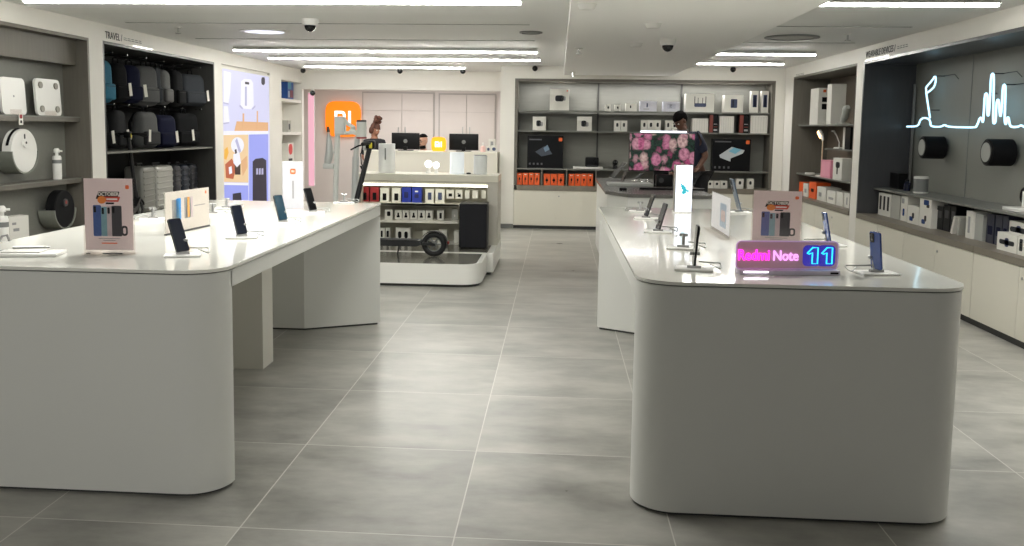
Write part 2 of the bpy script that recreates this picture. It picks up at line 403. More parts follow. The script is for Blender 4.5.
for i, l in enumerate(('white cupboard under the desk lamp niche, beside the pillar', 'white cupboard under the desk lamp niche, at the far corner')):
    y0 = RN2[0]+(RN2[1]-RN2[0])/2*(i+.5); cupboard(l, (XR, y0, 0), -PI/2, (RN2[1]-RN2[0])/2-.004, CT-.055, D2-.02, 2, 'low cupboards along the right wall')
bw = (BX[1]-BX[0])/3
for i, l in enumerate(('white cupboard under the orange boxes on the back wall', 'white cupboard on the back wall hidden behind the television desk', 'white cupboard at the right end of the back wall')):
    cupboard(l, (BX[0]+bw*(i+.5), YB, 0), 0, bw-.004, BZ-.08, .4, 2, 'low cupboards along the back wall')
for i, (y0, y1, l) in enumerate(((LN1[0], 6.34, 'white cupboard under the bathroom scale shelves, nearest the camera'), (6.34, LN1[1], 'white cupboard under the black robot vacuum'))):
    cupboard(l, (XL, (y0+y1)/2, 0), PI/2, y1-y0-.004, CTL-.06, .25, 2, 'low cupboards along the left wall')
cupboard('white cupboard under the backpacks and suitcases', (XL, (LN2[0]+LN2[1])/2, 0), PI/2, LN2[1]-LN2[0]-.004, CTL-.06, .6, 4, 'low cupboards along the left wall')
def worktop(label, x0, y0, x1, y1, z0, z1, split=None):
    m = MB()
    if split: m.box(x0, y0, z0, x1, split-.003, z1); m.box(x0, split+.003, z0, x1, y1, z1)
    else: m.box(x0, y0, z0, x1, y1, z1)
    return tag(m.build('worktop', WOODT), label, 'worktop')
worktop('grey-brown worktop running under the neon tube display', XR-.006, RN1[0]+.031, XR+D1-.001, RN1[1]-.031, CT-.055, CT, 7.81)
worktop('grey-brown worktop under the desk lamp niche', XR-.006, RN2[0]+.031, XR+D2-.001, RN2[1]-.031, CT-.055, CT)
worktop('grey-brown worktop along the back wall under the orange boxes', BX[0]+.051, YB-.008, BX[1]-.051, YB+BD-.001, BZ-.08, BZ)
worktop('grey-brown worktop under the robot vacuum holders', XL-.26, LN1[0]+.031, XL+.006, LN1[1]-.031, CTL-.06, CTL)
worktop('charcoal worktop under the suitcases', XL-.62, LN2[0]+.031, XL+.006, LN2[1]-.031, CTL-.06, CTL)

# ================================================================ CEILING FITTINGS
STRIP = glow('led_strip', (255, 254, 247), 55)
SG = 'linear ceiling strip lights'
def strip(label, pa, pb, y_pix):
    # pa,pb : pixel x of ends on the row y_pix
    Z = 2.56
    a = AZ(pa, y_pix, Z); b = AZ(pb, y_pix, Z); y = (a.y+b.y)/2
    t = thing('strip_light', label, 'light', ((a.x+b.x)/2, y, Z), 0, SG); w = (b.x-a.x)/2
    MB().box(-w, -.022, .004, w, .022, .04).box(-w-.005, -.07, 0, w+.005, .07, .004).build('housing', WPLAS, t)
    MB().box(-w+.005, -.022, -.016, w-.005, .022, 0).build('diffuser', STRIP, t)
strip('long white strip light nearest the camera on the left', 28, 521, 1.5)
strip('white strip light second from the camera on the left, above the round downlight end', 238, 537, 51)
strip('white strip light third from the camera on the left', 273, 540, 59)
strip('short white strip light farthest back, in front of the counter lintel', 308, 464, 67)
strip('white strip light nearest the camera on the right', 810, 1000, 4)
strip('white strip light on the right, in front of the farthest one', 707, 817, 54)
strip('white strip light on the right, farthest back', 690, 785, 63.5)

def dome(label, x, y, z):
    p = AZ(x, y, z); t = thing('dome_camera', label, 'security camera', p)
    MB().lathe([(.0, 0), (.075, 0), (.08, -.02), (.07, -.06), (.0, -.06)][::-1], n=24).build('housing', WPLAS, t)
    MB().ball((0, 0, -.06), (.055, .055, .06)).build('lens_dome', BLACKG, t)
dome('black dome security camera on the left ceiling near the round downlight', 310, 19, H)
dome('black dome security camera hanging from the dropped ceiling slab', 668, 39, 2.46)
def spot(label, x, y, z=H, s=1.0):
    p = AZ(x, y, z); t = thing('spot_camera', label, 'security camera', p, 0, 'small ceiling cameras')
    MB().cyl((0, 0, 0), (0, 0, -.05*s), .035*s).build('mount', WPLAS, t); MB().ball((0, 0, -.075*s), .045*s).build('head', BLACKG, t)
spot('small black ceiling camera at the left end of the short strip light', 303, 66); spot('small black ceiling camera below the middle of the short strip light', 400, 66.5)
spot('small black ceiling camera at the right end of the short strip light', 463, 66.5)
def wspot(label, x, y):
    p = AY(x, y, YB-.05); t = thing('wall_camera', label, 'security camera', p, 0, 'small wall cameras')
    MB().cyl((0, .05, 0), (0, .0, 0), .03).build('mount', WPLAS, t); MB().ball((0, -.01, 0), .045).build('head', BLACKG, t)
wspot('small black camera high on the back wall above the big white speaker box', 535, 68.5); wspot('small black camera high on the back wall under the right strip lights', 733, 69.5)
p = AY(312, 92, 15.98); t = thing('wall_camera', 'small black camera under the lintel by the pink glow', 'security camera', (p.x, 15.97, 2.24), 0, 'small wall cameras')
MB().cyl((0, .06, .02), (0, .06, -.02), .03).build('mount', WPLAS, t); MB().ball((0, .05, -.05), .05).build('head', BLACKG, t)
# round downlight, round speaker
def ring(name, label, cat, x, y, r, inner, z=H):
    p = AZ(x, y, z); t = thing(name, label, cat, p)
    MB().lathe([(r, 0), (r, -.012), (r*.8, -.016), (r*.78, -.004), (r*.78, 0)][::-1], n=40).build('rim', WPLAS if inner else MGREY, t)
    MB().lathe([(.0, -.003), (r*.78, -.003), (r*.78, -.008), (.0, -.008)][::-1], n=40).build('diffuser', inner or LGREY, t)
ring('downlight', 'large round lit downlight on the left ceiling', 'light', 265, 31, .26, glow('cool_downlight', (232, 234, 255), 1.5))
ring('ceiling_speaker', 'round grey ceiling speaker on the right ceiling', 'speaker', 792, 37, .28, None)
ring('ceiling_vent', 'small round vent near the end of the left strip lights', 'vent', 531, 32, .12, None)
for l, x, y, z in (('small white sprinkler on the left ceiling above the backpacks', 178, 27, H), ('small sprinkler on the right ceiling by the round speaker', 848, 34, H),
                   ('small sprinkler at the left edge of the dropped slab', 579, 48, 2.46), ('small sprinkler at the back left corner of the dropped slab', 573, 72, 2.46)):
    p = AZ(x, y, z); t = thing('sprinkler', l, 'sprinkler', p, 0, 'ceiling sprinklers')
    MB().cyl((0, 0, 0), (0, 0, -.01), .04).build('rosette', WPLAS, t); MB().cyl((0, 0, -.01), (0, 0, -.06), .01).cyl((0, 0, -.06), (0, 0, -.065), .03).build('head', CHROME, t)
for l, x, y in (('white smoke detector nearest the camera on the dropped slab', 587, 4), ('small white detector in the middle of the dropped slab', 653, 23.5), ('small white detector beside the dome camera on the slab', 636, 43)):
    p = AZ(x, y, 2.46); tag(place(MB().lathe([(.0, -.04), (.05, -.038), (.06, -.02), (.07, 0), (0, 0)], n=24).build('smoke_detector', WPLAS), p), l, 'smoke detector', 'smoke detectors')
# linear slot diffusers
for l, pts, z in (('long thin slot vent on the left ceiling, nearer the camera', (120, 21, 530, 26), H), ('long thin slot vent on the left ceiling, behind the downlight', (190, 37, 535, 42), H),
                  ('slot vent on the right ceiling in front of the round speaker', (765, 27, 915, 26), H), ('slot vent on the right ceiling behind the round speaker', (735, 43, 858, 42), H),
                  ('short slot vent before the counter lintel', (421, 70, 463, 70), H)):
    a = AZ(pts[0], pts[1], z); b = AZ(pts[2], pts[3], z); y = (a.y+b.y)/2
    t = thing('slot_vent', l, 'vent', ((a.x+b.x)/2, y, z), 0, 'ceiling slot vents'); w = (b.x-a.x)/2
    MB().box(-w, -.016, -.004, w, -.012, 0).box(-w, .012, -.004, w, .016, 0).build('frame', LGREY, t); MB().box(-w, -.012, -.003, w, .012, 0).build('slot', DGREY, t)

# ================================================================ DISPLAY DESKS
DT = .99
def desk(label, x0, x1, y0, y1, mid):
    t = thing('display_desk', label, 'desk', ((x0+x1)/2, y0, 0)); w = (x1-x0)/2; L = y1-y0; r = .17
    def top(e=0.0):
        o = [(w+e, L+e), (-w-e, L+e)]
        for cx, a0 in ((-w+r, 180), (w-r, 270)):
            for i in range(9): a = R(a0+90*i/8); o.append((cx+(r+e)*math.cos(a), r+(r+e)*math.sin(a)))
        return o
    MB().prism(top(.006), DT-.014, DT, 0, True).build('desktop', DESKTOP, t)
    MB().prism(top(-.010), DT-.02, DT-.014).build('shadow_gap', GAP_SHADE, t)
    ap = MB()
    ap.box(w-.03, r, DT-.095, w, L, DT-.02); ap.box(-w, r, DT-.095, -w+.03, L, DT-.02); ap.box(-w+.03, L-.03, DT-.095, w-.03, L, DT-.02)
    ap.box(-w+.03, r, DT-.05, w-.03, L-.03, DT-.031)
    ap.build('apron', DESKB, t)
    fr = []
    for cx, a0 in ((-w+r, 180), (w-r, 270)):
        for i in range(11): a = R(a0+90*i/10); fr.append((cx+r*math.cos(a), r+r*math.sin(a)))
    fr += [(w, r+.01), (.2, .50), (-.2, .50), (-w, r+.01)]
    MB().prism(fr, .016, DT-.02, 0, True).build('leg', DESKB, t)
    MB().prism([(x*.975, .02+y*.95) for x, y in fr], 0, .016, 0, True).build('plinth', GAP_SHADE, t)  # thin dark strip in place of the shadow at the desk foot
    bk = [(w, L-.005), (-w, L-.005), (-.16, L-.30), (.16, L-.30)]
    MB().prism(bk, .016, DT-.106).build('leg', DESKB, t); MB().prism([(x*.97, y+(.0 if y > L-.1 else .02)) for x, y in bk], 0, .016).build('plinth', GAP_SHADE, t)
    if mid: MB().box(-.21, 2.05, 0, .21, 2.26, DT-.05).build('leg', mat('cream_laminate', (216, 213, 203), .4, noise=.02), t)
    return t
desk('white display desk on the left with two lilac posters', -2.82, -1.415, 3.63, 7.13, True)
desk('white display desk on the right with the neon sign', .345, 1.675, 3.66, 7.2, False)
# rear desk with dark top
t = thing('display_desk', 'white desk with dark grey top carrying the television', 'desk', (1.06, 9.3, 0))
def chamf(e): return [(-.53-e, 3.0), (-.53-e, .42), (-.33, -e), (.53+e, -e), (.53+e, 3.0)]
MB().prism(chamf(.01), .915, .95).build('desktop', mat('dark_grey_top', (96, 94, 90), .25, noise=.08), t)
MB().prism(chamf(-.01), .05, .915).build('base', DESKB, t); MB().prism(chamf(-.04), 0, .05).build('plinth', GAP_SHADE, t)

# ---------------------------------------------------------------- phones and stands
def phone_mesh(parent_loc, rz, lean, label, w=.075, h=.162, th=.008, back=None, screen=None, name='phone', cat='phone', group=None, z=.022):
    t = thing(name, label, cat, parent_loc, rz, group)
    M_ = Matrix.Translation((0, 0, z)) @ Matrix.Rotation(-R(lean), 4, 'X')   # top leans to local +Y
    b = MB(); b.m = M_; b.plate(rr(-w/2, 0, w/2, h, .010), 0, th); b.build('body', back or DGREY, t)
    b = MB(); b.m = M_; b.plate(rr(-w/2+.003, .003, w/2-.003, h-.003, .008), -.0012, 0); b.build('screen', screen or DBLUE, t)
    c = MB(); c.m = M_; s = w/.075
    c.plate(rr(w/2-.034*s, h-.048*s, w/2-.006, h-.006, .006), th, th+.0025)
    for q in (.016, .034): c.cyl((w/2-.02*s, th+.0025, h-q*s), (w/2-.02*s, th+.004, h-q*s), .007*s, n=10, k=1)
    c.build('camera_module', [BLACKG, DGREY], t)
    return t
def stand(loc, rz, label, lean=18, pw=.165, pd=.115, cable=1, name='phone_stand'):
    t = thing(name, label, 'stand', loc, rz, 'phone security stands')
    MB().rbox(-pw/2, -pd/2, 0, pw/2, pd/2, .010, .003).build('base_plate', WPLAS, t)
    h = MB(); h.box(-.03, -.012, .010, .03, .008, .0215); h.cyl((0, .012, .010), (0, .03, .075), .009, n=10); h.cyl((-.022, .03, .07), (.022, .03, .07), .008, n=8); h.build('holder', STEEL, t)
    pts = [(.02, .03, .035)]
    for i in range(15):
        a = 2*PI*i/14*1.1; pts.append((cable*(.075+.05*math.sin(a*.5)+.01*math.cos(a)), .03+.03*math.sin(a), .03+.01*math.cos(a*.7)-.008))
    MB().tube(pts, .0035, 6).build('cable', LGREY, t)
    return t
def unit(px, py, rz, lean, what, sl, w=.075, h=.162, back=None, screen=None, prz=None, cable=1, name='phone', cat='phone', standlabel=None, pw=.165):
    p = AZ(px, py, DT)
    stand(p, prz if prz is not None else rz, sl, lean, cable=cable, pw=pw)
    d = Matrix.Rotation(rz, 3, 'Z') @ Vector((0, -.006, 0))
    phone_mesh(p+d, rz, lean, what, w, h, back=back, screen=screen, name=name, cat=cat, group='display phones')
A = R(64)
unit(183, 256, A, 22, 'dark phone nearest the camera on the left desk, before the landscape poster', 'white stand of the phone before the landscape poster', prz=R(20))
unit(242, 238, A, 17, 'dark phone second from the camera on the left desk', 'white stand of the second phone along the left desk', prz=R(15))
unit(283, 223.5, A, 17, 'teal-screened phone third from the camera on the left desk', 'white stand of the teal-screened phone on the left desk', screen=mat('teal_screen', (14, 50, 66), .1, em=(14, 60, 80), es=.12), prz=R(15))
unit(313, 213, A, 20, 'dark phone farthest back on the left desk, right of the white carton', 'white stand of the phone right of the white carton', screen=BLACKG, prz=R(15))
B = R(-78)
unit(694, 270, R(-92), 4, 'black phone seen edge-on nearest the camera on the right desk, left of the neon sign', 'white stand of the edge-on phone left of the neon sign', h=.178, screen=BLACKG, prz=R(-10), back=BLACK, cable=1)
unit(658, 232.5, B, 16, 'dark phone second from the camera at the left edge of the right desk', 'white stand of the second phone at the left edge of the right desk', screen=BLACKG, prz=R(-8), back=DGREY)
unit(646, 219, B, 19, 'dark phone farthest back at the left edge of the right desk', 'white stand of the farthest phone at the left edge of the right desk', screen=BLACKG, prz=R(-8), back=DGREY)
unit(876, 274, R(104), 6, 'blue-backed phone at the right edge of the right desk', 'white stand of the blue phone right of the neon sign', h=.165, back=BPH, prz=R(8), cable=-1)
unit(828, 246, R(91), 11, 'blue phone behind the neon sign on the right desk', 'white stand of the blue phone behind the neon sign', h=.165, back=BPH, prz=R(8), cable=-1)
unit(739, 213, R(89), 16, 'dark tablet leaning at the far end of the right desk', 'white stand of the dark tablet at the far end of the right desk', w=.16, h=.245, back=mat('tablet_slate', (84, 100, 116), .3), screen=BLACKG, name='tablet', cat='tablet', prz=R(5))
for l, px, py, rz, kx in (('empty security stand with curled cable beside the glowing totem', 683, 249, R(-10), 1), ('empty clear stand at the far left corner of the right desk', 640, 212, R(-8), -1),
                      ('empty white stand near the far right corner of the left desk', 344, 203.5, R(10), 1), ('empty white stand in front of the light box on the left desk', 226, 209, R(10), 1),
                      ('empty white stand right of the landscape poster on the left desk', 213, 215, R(20), 1), ('empty white stand between the two posters on the left desk', 153, 220, R(25), -1)):
    stand(AZ(px, py, DT), rz, l, cable=kx)
# white tablet tray with pen, far left
t = thing('tablet_tray', 'white flat tray with a pen at the left edge of the left desk', 'tray', AZ(30, 255, DT), R(12))
MB().rbox(-.14, -.075, 0, .14, .075, .016, .005).build('plate', WPLAS, t)
MB().rbox(-.11, -.05, .016, .06, .05, .022, .003).build('pad', CARD, t)
MB().tube([(-.09, .045, .028), (.07, .058, .028)], .005, 8).build('pen', STEEL, t)
t = thing('cable_clip', 'grey metal tether clip at the left edge of the frame on the left desk', 'clip', AZ(3, 252, DT), R(20))
MB().tube([(-.02, 0, .006), (-.015, 0, .05), (.0, 0, .075), (.02, 0, .08), (.03, 0, .05)], .006, 8).build('hook', STEEL, t); MB().cyl((-.02, 0, 0), (-.02, 0, .008), .025).build('base', MGREY, t)

# ---------------------------------------------------------------- posters
PB1 = mat('phone_print_blue', (56, 86, 150), .35, noise=.2, sc=30); PB2 = mat('phone_print_teal', (120, 164, 176), .35, noise=.2, sc=30)
PB3 = mat('phone_print_pale', (190, 178, 182), .35, noise=.3, sc=30); PB4 = mat('phone_print_charcoal', (50, 48, 52), .35, noise=.1, sc=30)
PRED = mat('promo_red', (206, 74, 52), .35); PORG = mat('promo_orange', (232, 134, 44), .35); PWHI = mat('promo_white', (240, 236, 230), .35)
def a4(loc, rz, label, kz=1.0):
    t = thing('promo_poster', label, 'poster', loc, rz); w, h = .222, .318; t.scale = (1.09 if kz < 1 else 1, 1, kz)
    b = MB(); b.box(-w/2-.006, -.006, 0, w/2+.006, -.003, h+.012); b.box(-w/2-.006, .003, 0, w/2+.006, .006, h+.012); b.build('acrylic_holder', ACR, t)
    MB().box(-w/2-.006, -.04, 0, w/2+.006, .04, .004).build('acrylic_foot', ACR, t)
    MB().box(-w/2+.015, -.035, .004, -w/2+.035, -.025, .009).box(-.02, -.035, .004, .07, -.027, .009).build('price_strip', DGREY, t)
    mats = [PLAV, PB1, PB2, PB3, PB4, PRED, PORG, PWHI, BLACK, MIOR, PRINTG]
    b = MB(); z0 = .03; y = -.0015
    b.box(-w/2, -.0015, z0-.012, w/2, .0015, h+.01, 0)
    # phones
    for i, (x0, x1, k, zt) in enumerate(((-.072, -.034, 1, .213), (-.035, -.002, 2, .206), (-.008, .028, 3, .208), (.014, .060, 4, .211))):
        b.plate(rr(x0, .078, x1, zt, .005, 3), y-.0004*(i+1), y, k); b.plate(rr(x0+.003, zt-.032, x0+.014, zt-.005, .003, 3), y-.0004*(i+1)-.0003, y, 8)
    b.plate(rr(.056, .08, .086, .124, .012, 4), y-.0005, y, 4); b.plate(rr(.065, .089, .078, .115, .006, 4), y-.0008, y, 0)
    # banner
    b.plate([(-.058, .24), (-.045, .272), (.052, .272), (.046, .25), (.040, .238)], y-.0006, y, 8)
    b.plate([(-.05, .233), (-.04, .25), (.056, .25), (.046, .228), (-.045, .228)], y-.0009, y, 5)
    b.plate([(-.03+.02*math.cos(2*PI*i/14), .236+.017*math.sin(2*PI*i/14)) for i in range(14)], y-.0012, y, 6)
    b.text('OCTOBER', .021, y-.001, (0, .2605), 7, .0003, bold=.0006); b.plate(rect(-.008, .2355, .042, .2425), y-.0012, y, 7)
    b.plate(rect(-.012, .217, .026, .225), y-.0006, y, 8)
    for z_, x_ in ((.066, .05), (.058, .028)): b.plate(rect(-x_, z_, x_, z_+.003), y-.0005, y, 10)
    b.plate(rect(-.036, .045, .036, .050), y-.0005, y, 9); b.plate(squircle(.088, .292, .0085, 20), y-.0005, y, 9)
    b.build('poster_sheet', mats, t)
    return t
a4(AZ(110, 254, DT), R(6), 'lilac promo poster with four phones in a clear holder on the left desk', 1.08)
a4(AZ(775.5, 250, DT), R(-4), 'lilac promo poster with four phones behind the neon sign on the right desk', .94)
# landscape poster
a = AZ(165.5, 235.5, DT); b_ = AZ(209, 226, DT); d = b_-a; W = d.length
t = thing('landscape_poster', 'wide white poster with pairs of blue and orange phones on the left desk', 'poster', (a+b_)/2, math.atan2(d.y, d.x))
b = MB(); h = .235; b.box(-W/2, -.003, .01, W/2, .003, h, 0); y = -.003
for x, k, top in ((-.40, 4, .19), (-.345, 2, .19), (-.30, 1, .195), (-.10, 4, .195), (-.055, 2, .19), (.00, 3, .195)):
    x *= W*.9; b.plate(rr(x, .075, x+.032*W/.3, top, .004, 3), y-.0006, y, k)
b.plate(rr(-.10*W+.04, .08, -.10*W+.065, .195, .004, 3), y-.0008, y, 5)
b.plate(rect(.14*W, .136, .40*W, .142), y-.0006, y, 6); b.plate(squircle(.42*W, h-.025, .009, 20), y-.0006, y, 7)
b.build('poster_sheet', [CARD, mat('print_bright_blue', (64, 150, 220), .35), PB2, PB3, PRINTG, mat('print_amber', (240, 170, 80), .35), PRINTG, MIOR], t)
MB().box(-W/2, -.0045, 0, W/2, -.0035, h+.004).box(-W/2, .0035, 0, W/2, .0045, h+.004).build('acrylic_holder', ACR, t)
MB().box(-W/2, -.008, 0, W/2, .008, .006).build('acrylic_foot', DGREY, t)
# flyer holder on right desk
a = AZ(711, 228.5, DT); b_ = AZ(729, 240, DT); d = b_-a; W = d.length
t = thing('flyer_holder', 'clear acrylic flyer holder with a pale phone picture on the right desk', 'sign holder', (a+b_)/2, math.atan2(d.y, d.x))
MB().box(-W/2, -.0045, 0, W/2, -.0025, .24).box(-W/2, .0025, 0, W/2, .0045, .24).build('acrylic_holder', acrylic('frosted_acrylic', (250, 250, 250), .12), t)
MB().box(-W/2-.02, -.05, 0, W/2+.02, .05, .004).build('acrylic_foot', ACR, t)
b = MB(); b.box(-W/2+.006, -.001, .02, W/2-.006, .001, .235, 0); b.plate(rr(.0, .05, W*.32, .19, .012), -.0018, -.001, 1); b.plate(rr(W*.06, .085, W*.28, .15, .02), -.0024, -.001, 2)
b.build('flyer_sheet', [mat('pale_flyer_glow', (236, 234, 234), .35, em=(236, 234, 240), es=.12), mat('flyer_blue', (176, 196, 216), .35), mat('flyer_peach', (224, 196, 190), .35)], t)  # paper sheet gets slight emission to brighten it
# white carton on left desk
t = thing('carton', 'tall white carton with an orange logo standing on the left desk', 'box', AZ(293, 208, DT), R(18))
b = MB(); w = .075; hh = .345; b.box(-w, -.06, 0, w, .06, hh, 0); b.box(-w-.0004, -.06, .0, w+.0004, .06, .001, 1)
b.plate(squircle(0, hh*.80, .020, 24), -.0608, -.06, 1); mi_mark(b, 0, hh*.80, .016, -.0608, 2, .0004); b.plate(rect(-.006, hh*.22, .006, hh*.6), -.0606, -.06, 3)
for z in (.30, .24, .18): b.box(w, -.03, z, w+.0006, .03, z+.03, 4)
b.build('carton_body', [mat('carton_white', (196, 196, 202), .4), MIOR, PWHI, PRINTG, mat('side_print', (206, 190, 194), .5, noise=.3, sc=30)], t)
# glowing totem
p = AZ(682, 212.5, DT)
t = thing('light_totem', 'glowing white totem with turquoise swirls on the right desk', 'lit sign', p, R(4)); hh = .355
MB().box(-.062, -.035, .012, .062, .035, hh).build('light_panel', glow('totem_white', (236, 242, 255), 2.0), t)
MB().box(-.066, -.039, 0, .066, .039, .012).build('base', WPLAS, t)
b = MB(); b.box(-.064, -.037, .012, -.0605, .037, hh); b.box(.0605, -.037, .012, .064, .037, hh); b.box(-.064, -.037, hh, .064, .037, hh+.004); b.build('frame', STEEL, t)
TQ = glow('turquoise_art', (60, 200, 214), .8)
b = MB()
for i, (x, z, r1) in enumerate(((-.01, .20, .012), (.0, .185, .016), (.012, .172, .012), (.004, .16, .015), (-.004, .15, .01), (.03, .165, .009), (-.02, .215, .007), (.01, .23, .005))):
    b.plate([(x+r1*math.cos(t_*PI/5)*(1.3 if t_ % 2 else .8), z+r1*math.sin(t_*PI/5)*(.8 if t_ % 2 else 1.2)) for t_ in range(10)], -.0365, -.035, 0)
b.build('printed_swirl', TQ, t)
# neon sign
a = AZ(738.5, 275, DT); b_ = AZ(839, 275.5, DT); W = (b_-a).length
t = thing('neon_sign', 'pink and blue neon phone sign at the front of the right desk', 'neon sign', (a+b_)/2+Vector((0, .03, 0)), math.atan2((b_-a).y, (b_-a).x))
MB().rbox(-W/2, -.035, 0, W/2, .035, .022, .004).build('base', mat('sign_base', (214, 206, 222), .25), t)
b = MB(); b.plate(rr(-W/2, .022, W/2, .138, .016), .008, .012); b.build('backing_panel', mat('sign_panel_mauve_glow', (186, 154, 164), .3, em=(176, 140, 152), es=.22), t)  # small emission gives the mauve panel its lit look
MB().plate(rr(-W/2-.004, .022, W/2+.004, .142, .018), -.004, -.001).build('acrylic_front', ACR, t)
fr_ = rr(-W/2-.003, .022, W/2+.003, .141, .018); MB().tube([(x, .01, z) for x, z in fr_], .0035, 8, closed=True).build('frame_tube', mat('frame_pinkish', (226, 200, 222), .2, em=(200, 140, 255), es=.15), t)
MB().text('Redmi', .066, .003, (-.338*W, .080), 0, .003, width=.31*W, bold=.0006).build('pink_lettering', glow('neon_magenta', (255, 46, 220), 2.4), t)
MB().text('Note', .062, .003, (-.02*W, .078), 0, .003, width=.25*W, bold=.0006).build('violet_lettering', glow('neon_lilac', (236, 160, 255), 1.7), t)
ne = MB()
for cx in (.255*W, .40*W):
    pl = [(-.028, .090), (-.004, .116), (.020, .116), (.020, .046), (-.004, .046), (-.004, .094), (-.018, .088)]
    ne.tube([(cx+x, .002, z) for x, z in pl], .0032, 8, closed=True)
ne.build('blue_numeral', glow('neon_cyan', (40, 196, 255), 2.4), t)
b = MB()
for cx in (.255*W, .40*W): b.plate(rr(cx-.044, .034, cx+.036, .126, .02), .0065, .0078)
b.build('painted_blue_halo', glow('halo_glow_blue', (70, 60, 225), .5), t)  # glowing plates stand for the light halo around the numerals
MB().box(-W*.46, -.037, .012, -W*.22, -.035, .017).build('white_light_strip', glow('sign_white', (250, 246, 255), 5), t)
MB().box(W*.40, -.0365, .006, W*.48, -.035, .014).build('switch_plate', BLACK, t)
# ================================================================ CARTONS
def carton(label, loc, rz, w, h, d, prints=(), body=None, group=None, name='carton', cat='box', gap=0):
    """prints: (u0,v0,u1,v1,material[,round])  on the front face"""
    mats = [body or CARD]; b = MB(); b.box(-w/2, 0, 0, w/2, d, h, 0)
    for p in prints:
        if p[4] not in mats: mats.append(p[4])
        k = mats.index(p[4]); x0, x1 = -w/2+w*p[0], -w/2+w*p[2]; z0, z1 = h*p[1], h*p[3]
        b.plate(rr(x0, z0, x1, z1, min(x1-x0, z1-z0)*(p[5] if len(p) > 5 else .12), 3), -.0015-.0006*(len(p) > 6), 0, k)
    o = b.build(name, mats); place(o, loc, rz)
    return tag(o, label, cat, group)
def cback(label, x0, y0, x1, y1, z, prints=(), body=None, group=None, d=.12, Y=None, tilt=0, **k):
    Y = Y or YB+.08
    a = AY(x0, y1, Y); b = AY(x1, y0, Y)
    return carton(label, ((a.x+b.x)/2, Y, z), tilt, b.x-a.x-.002, b.z-z, d, prints, body, group, **k)
def shelf_back(label, y, xs, thick=.022, d=.36):
    z = sum(AY(x, y, YB+.03).z for x in xs)/len(xs)
    tag(place(MB().box(BX[0]+.051, YB+.025, z-thick, BX[1]-.051, YB+.388, z).build('wall_shelf', SHELFG), (0, 0, 0)), label, 'shelf', 'shelves on the back wall'); return z
Z1 = shelf_back('top grey shelf on the back wall with the router carton', 111.3, (520, 760))
Z2 = shelf_back('middle grey shelf on the back wall with the small camera cartons', 131.7, (520, 760))
Z3 = shelf_back('lower grey shelf on the back wall with the big black cartons', 170, (540, 760))
Z4 = BZ
G1, G2, G4 = 'white cartons on the top back shelf', 'cartons on the middle back shelf', 'cartons on the back worktop'
cam_print = [(.28, .42, .72, .7, PRINT, .3), (.60, .45, .82, .66, PRINTG, .3), (.86, .88, .93, .94, MIOR)]
cback('big square white carton with a black camera picture on the top back shelf', 549.5, 89, 569.5, 111, Z1, cam_print, group=G1, d=.22)
for l, a in (('first tiny white carton right of the divider on the top back shelf', (605, 104.5, 611, 111)), ('second tiny white carton right of the divider on the top back shelf', (614.5, 104.5, 620.5, 111))):
    cback(l, *a, Z1, [(.4, .35, .68, .7, PRINT, .3)], group=G1)
cback('small wide white carton with a dot picture on the top back shelf', 625.5, 103.5, 637, 111, Z1, [(.38, .4, .5, .75, PRINT, .3)], group=G1)
cback('pale lilac carton on the top back shelf, left of a similar one', 640, 101.2, 657, 111.4, Z1, [(.38, .4, .46, .8, PRINTB), (.2, .2, .55, .27, PRINTG)], body=mat('pale_lilac_card', (204, 204, 214), .5), group=G1, d=.2)
cback('pale lilac carton on the top back shelf, just left of the router carton', 663, 101.8, 680, 111.4, Z1, [(.4, .35, .5, .75, PRINTB), (.25, .3, .75, .8, mat('lilac_print', (184, 184, 200), .5))], body=MATS['pale_lilac_card'], group=G1, d=.2)
t_ = cback('large white carton with a four-antenna router picture', 685.5, 93.8, 714.6, 111.6, Z1, [(.30, .28, .72, .48, PRINTB, .3), (.30, .4, .325, .85, PRINT), (.42, .45, .44, .78, PRINT), (.58, .45, .6, .78, PRINT), (.69, .4, .715, .85, PRINT)], group=G1, d=.24)
cback('white carton with a navy square picture on the top back shelf', 724, 95, 743.7, 111.6, Z1, [(.34, .26, .68, .76, PRINTB, .1), (.42, .3, .5, .7, PRINT, .3)], group=G1, d=.22)
for l, a in (('narrow upright white carton with a dark speaker picture, left of its twin', (750.5, 91, 758.8, 111.2)), ('narrow upright white carton at the right end of the top back shelf', (761, 91, 769, 111.2))):
    cback(l, *a, Z1, [(.26, .25, .8, .82, PRINTB, .1), (.42, .3, .64, .75, PRINT, .1)], group=G1)
for l, a in (('left white camera carton on the middle back shelf', (532.5, 116.6, 546, 131)), ('right white camera carton on the middle back shelf, near the divider', (577, 116.6, 592, 131))):
    cback(l, *a, Z2, [(.28, .3, .62, .72, PRINT, .3), (.5, .3, .78, .62, PRINTG, .3)], group=G2, d=.18)
def row(fmt, xs, y0, y1, z, pr, grp, **k):
    for i in range(len(xs)-1): cback(fmt[i], xs[i], y0, xs[i+1], y1, z, pr, group=grp, **k)
dev = [(.32, .42, .68, .78, PRINT, .4)]
row(['left of two small white cartons side by side on the middle back shelf', 'right of two small white cartons side by side on the middle back shelf'], (614, 620.6, 627.3), 120.6, 131.3, Z2, dev, G2)
row(['left of three small white cartons in a row above the television', 'middle of three small white cartons in a row above the television', 'right of three small white cartons in a row above the television'], (641, 647.6, 654.3, 661), 120.2, 131.3, Z2, dev, G2)
row(['small white carton left of the man\'s head on the middle back shelf', 'small white carton partly behind the man\'s head'], (665, 671.3, 677.6), 120.4, 131.3, Z2, dev, G2)
lines = [(.12+.16*i, .08, .13+.16*i, .92, CARDS) for i in range(6)]
spine = [(0, .02, .4, .98, DARKRED, .02), (.5, .1, .92, .2, PRINTG), (.5, .3, .92, .34, DARKRED), (.5, .45, .9, .49, PRINTG)]
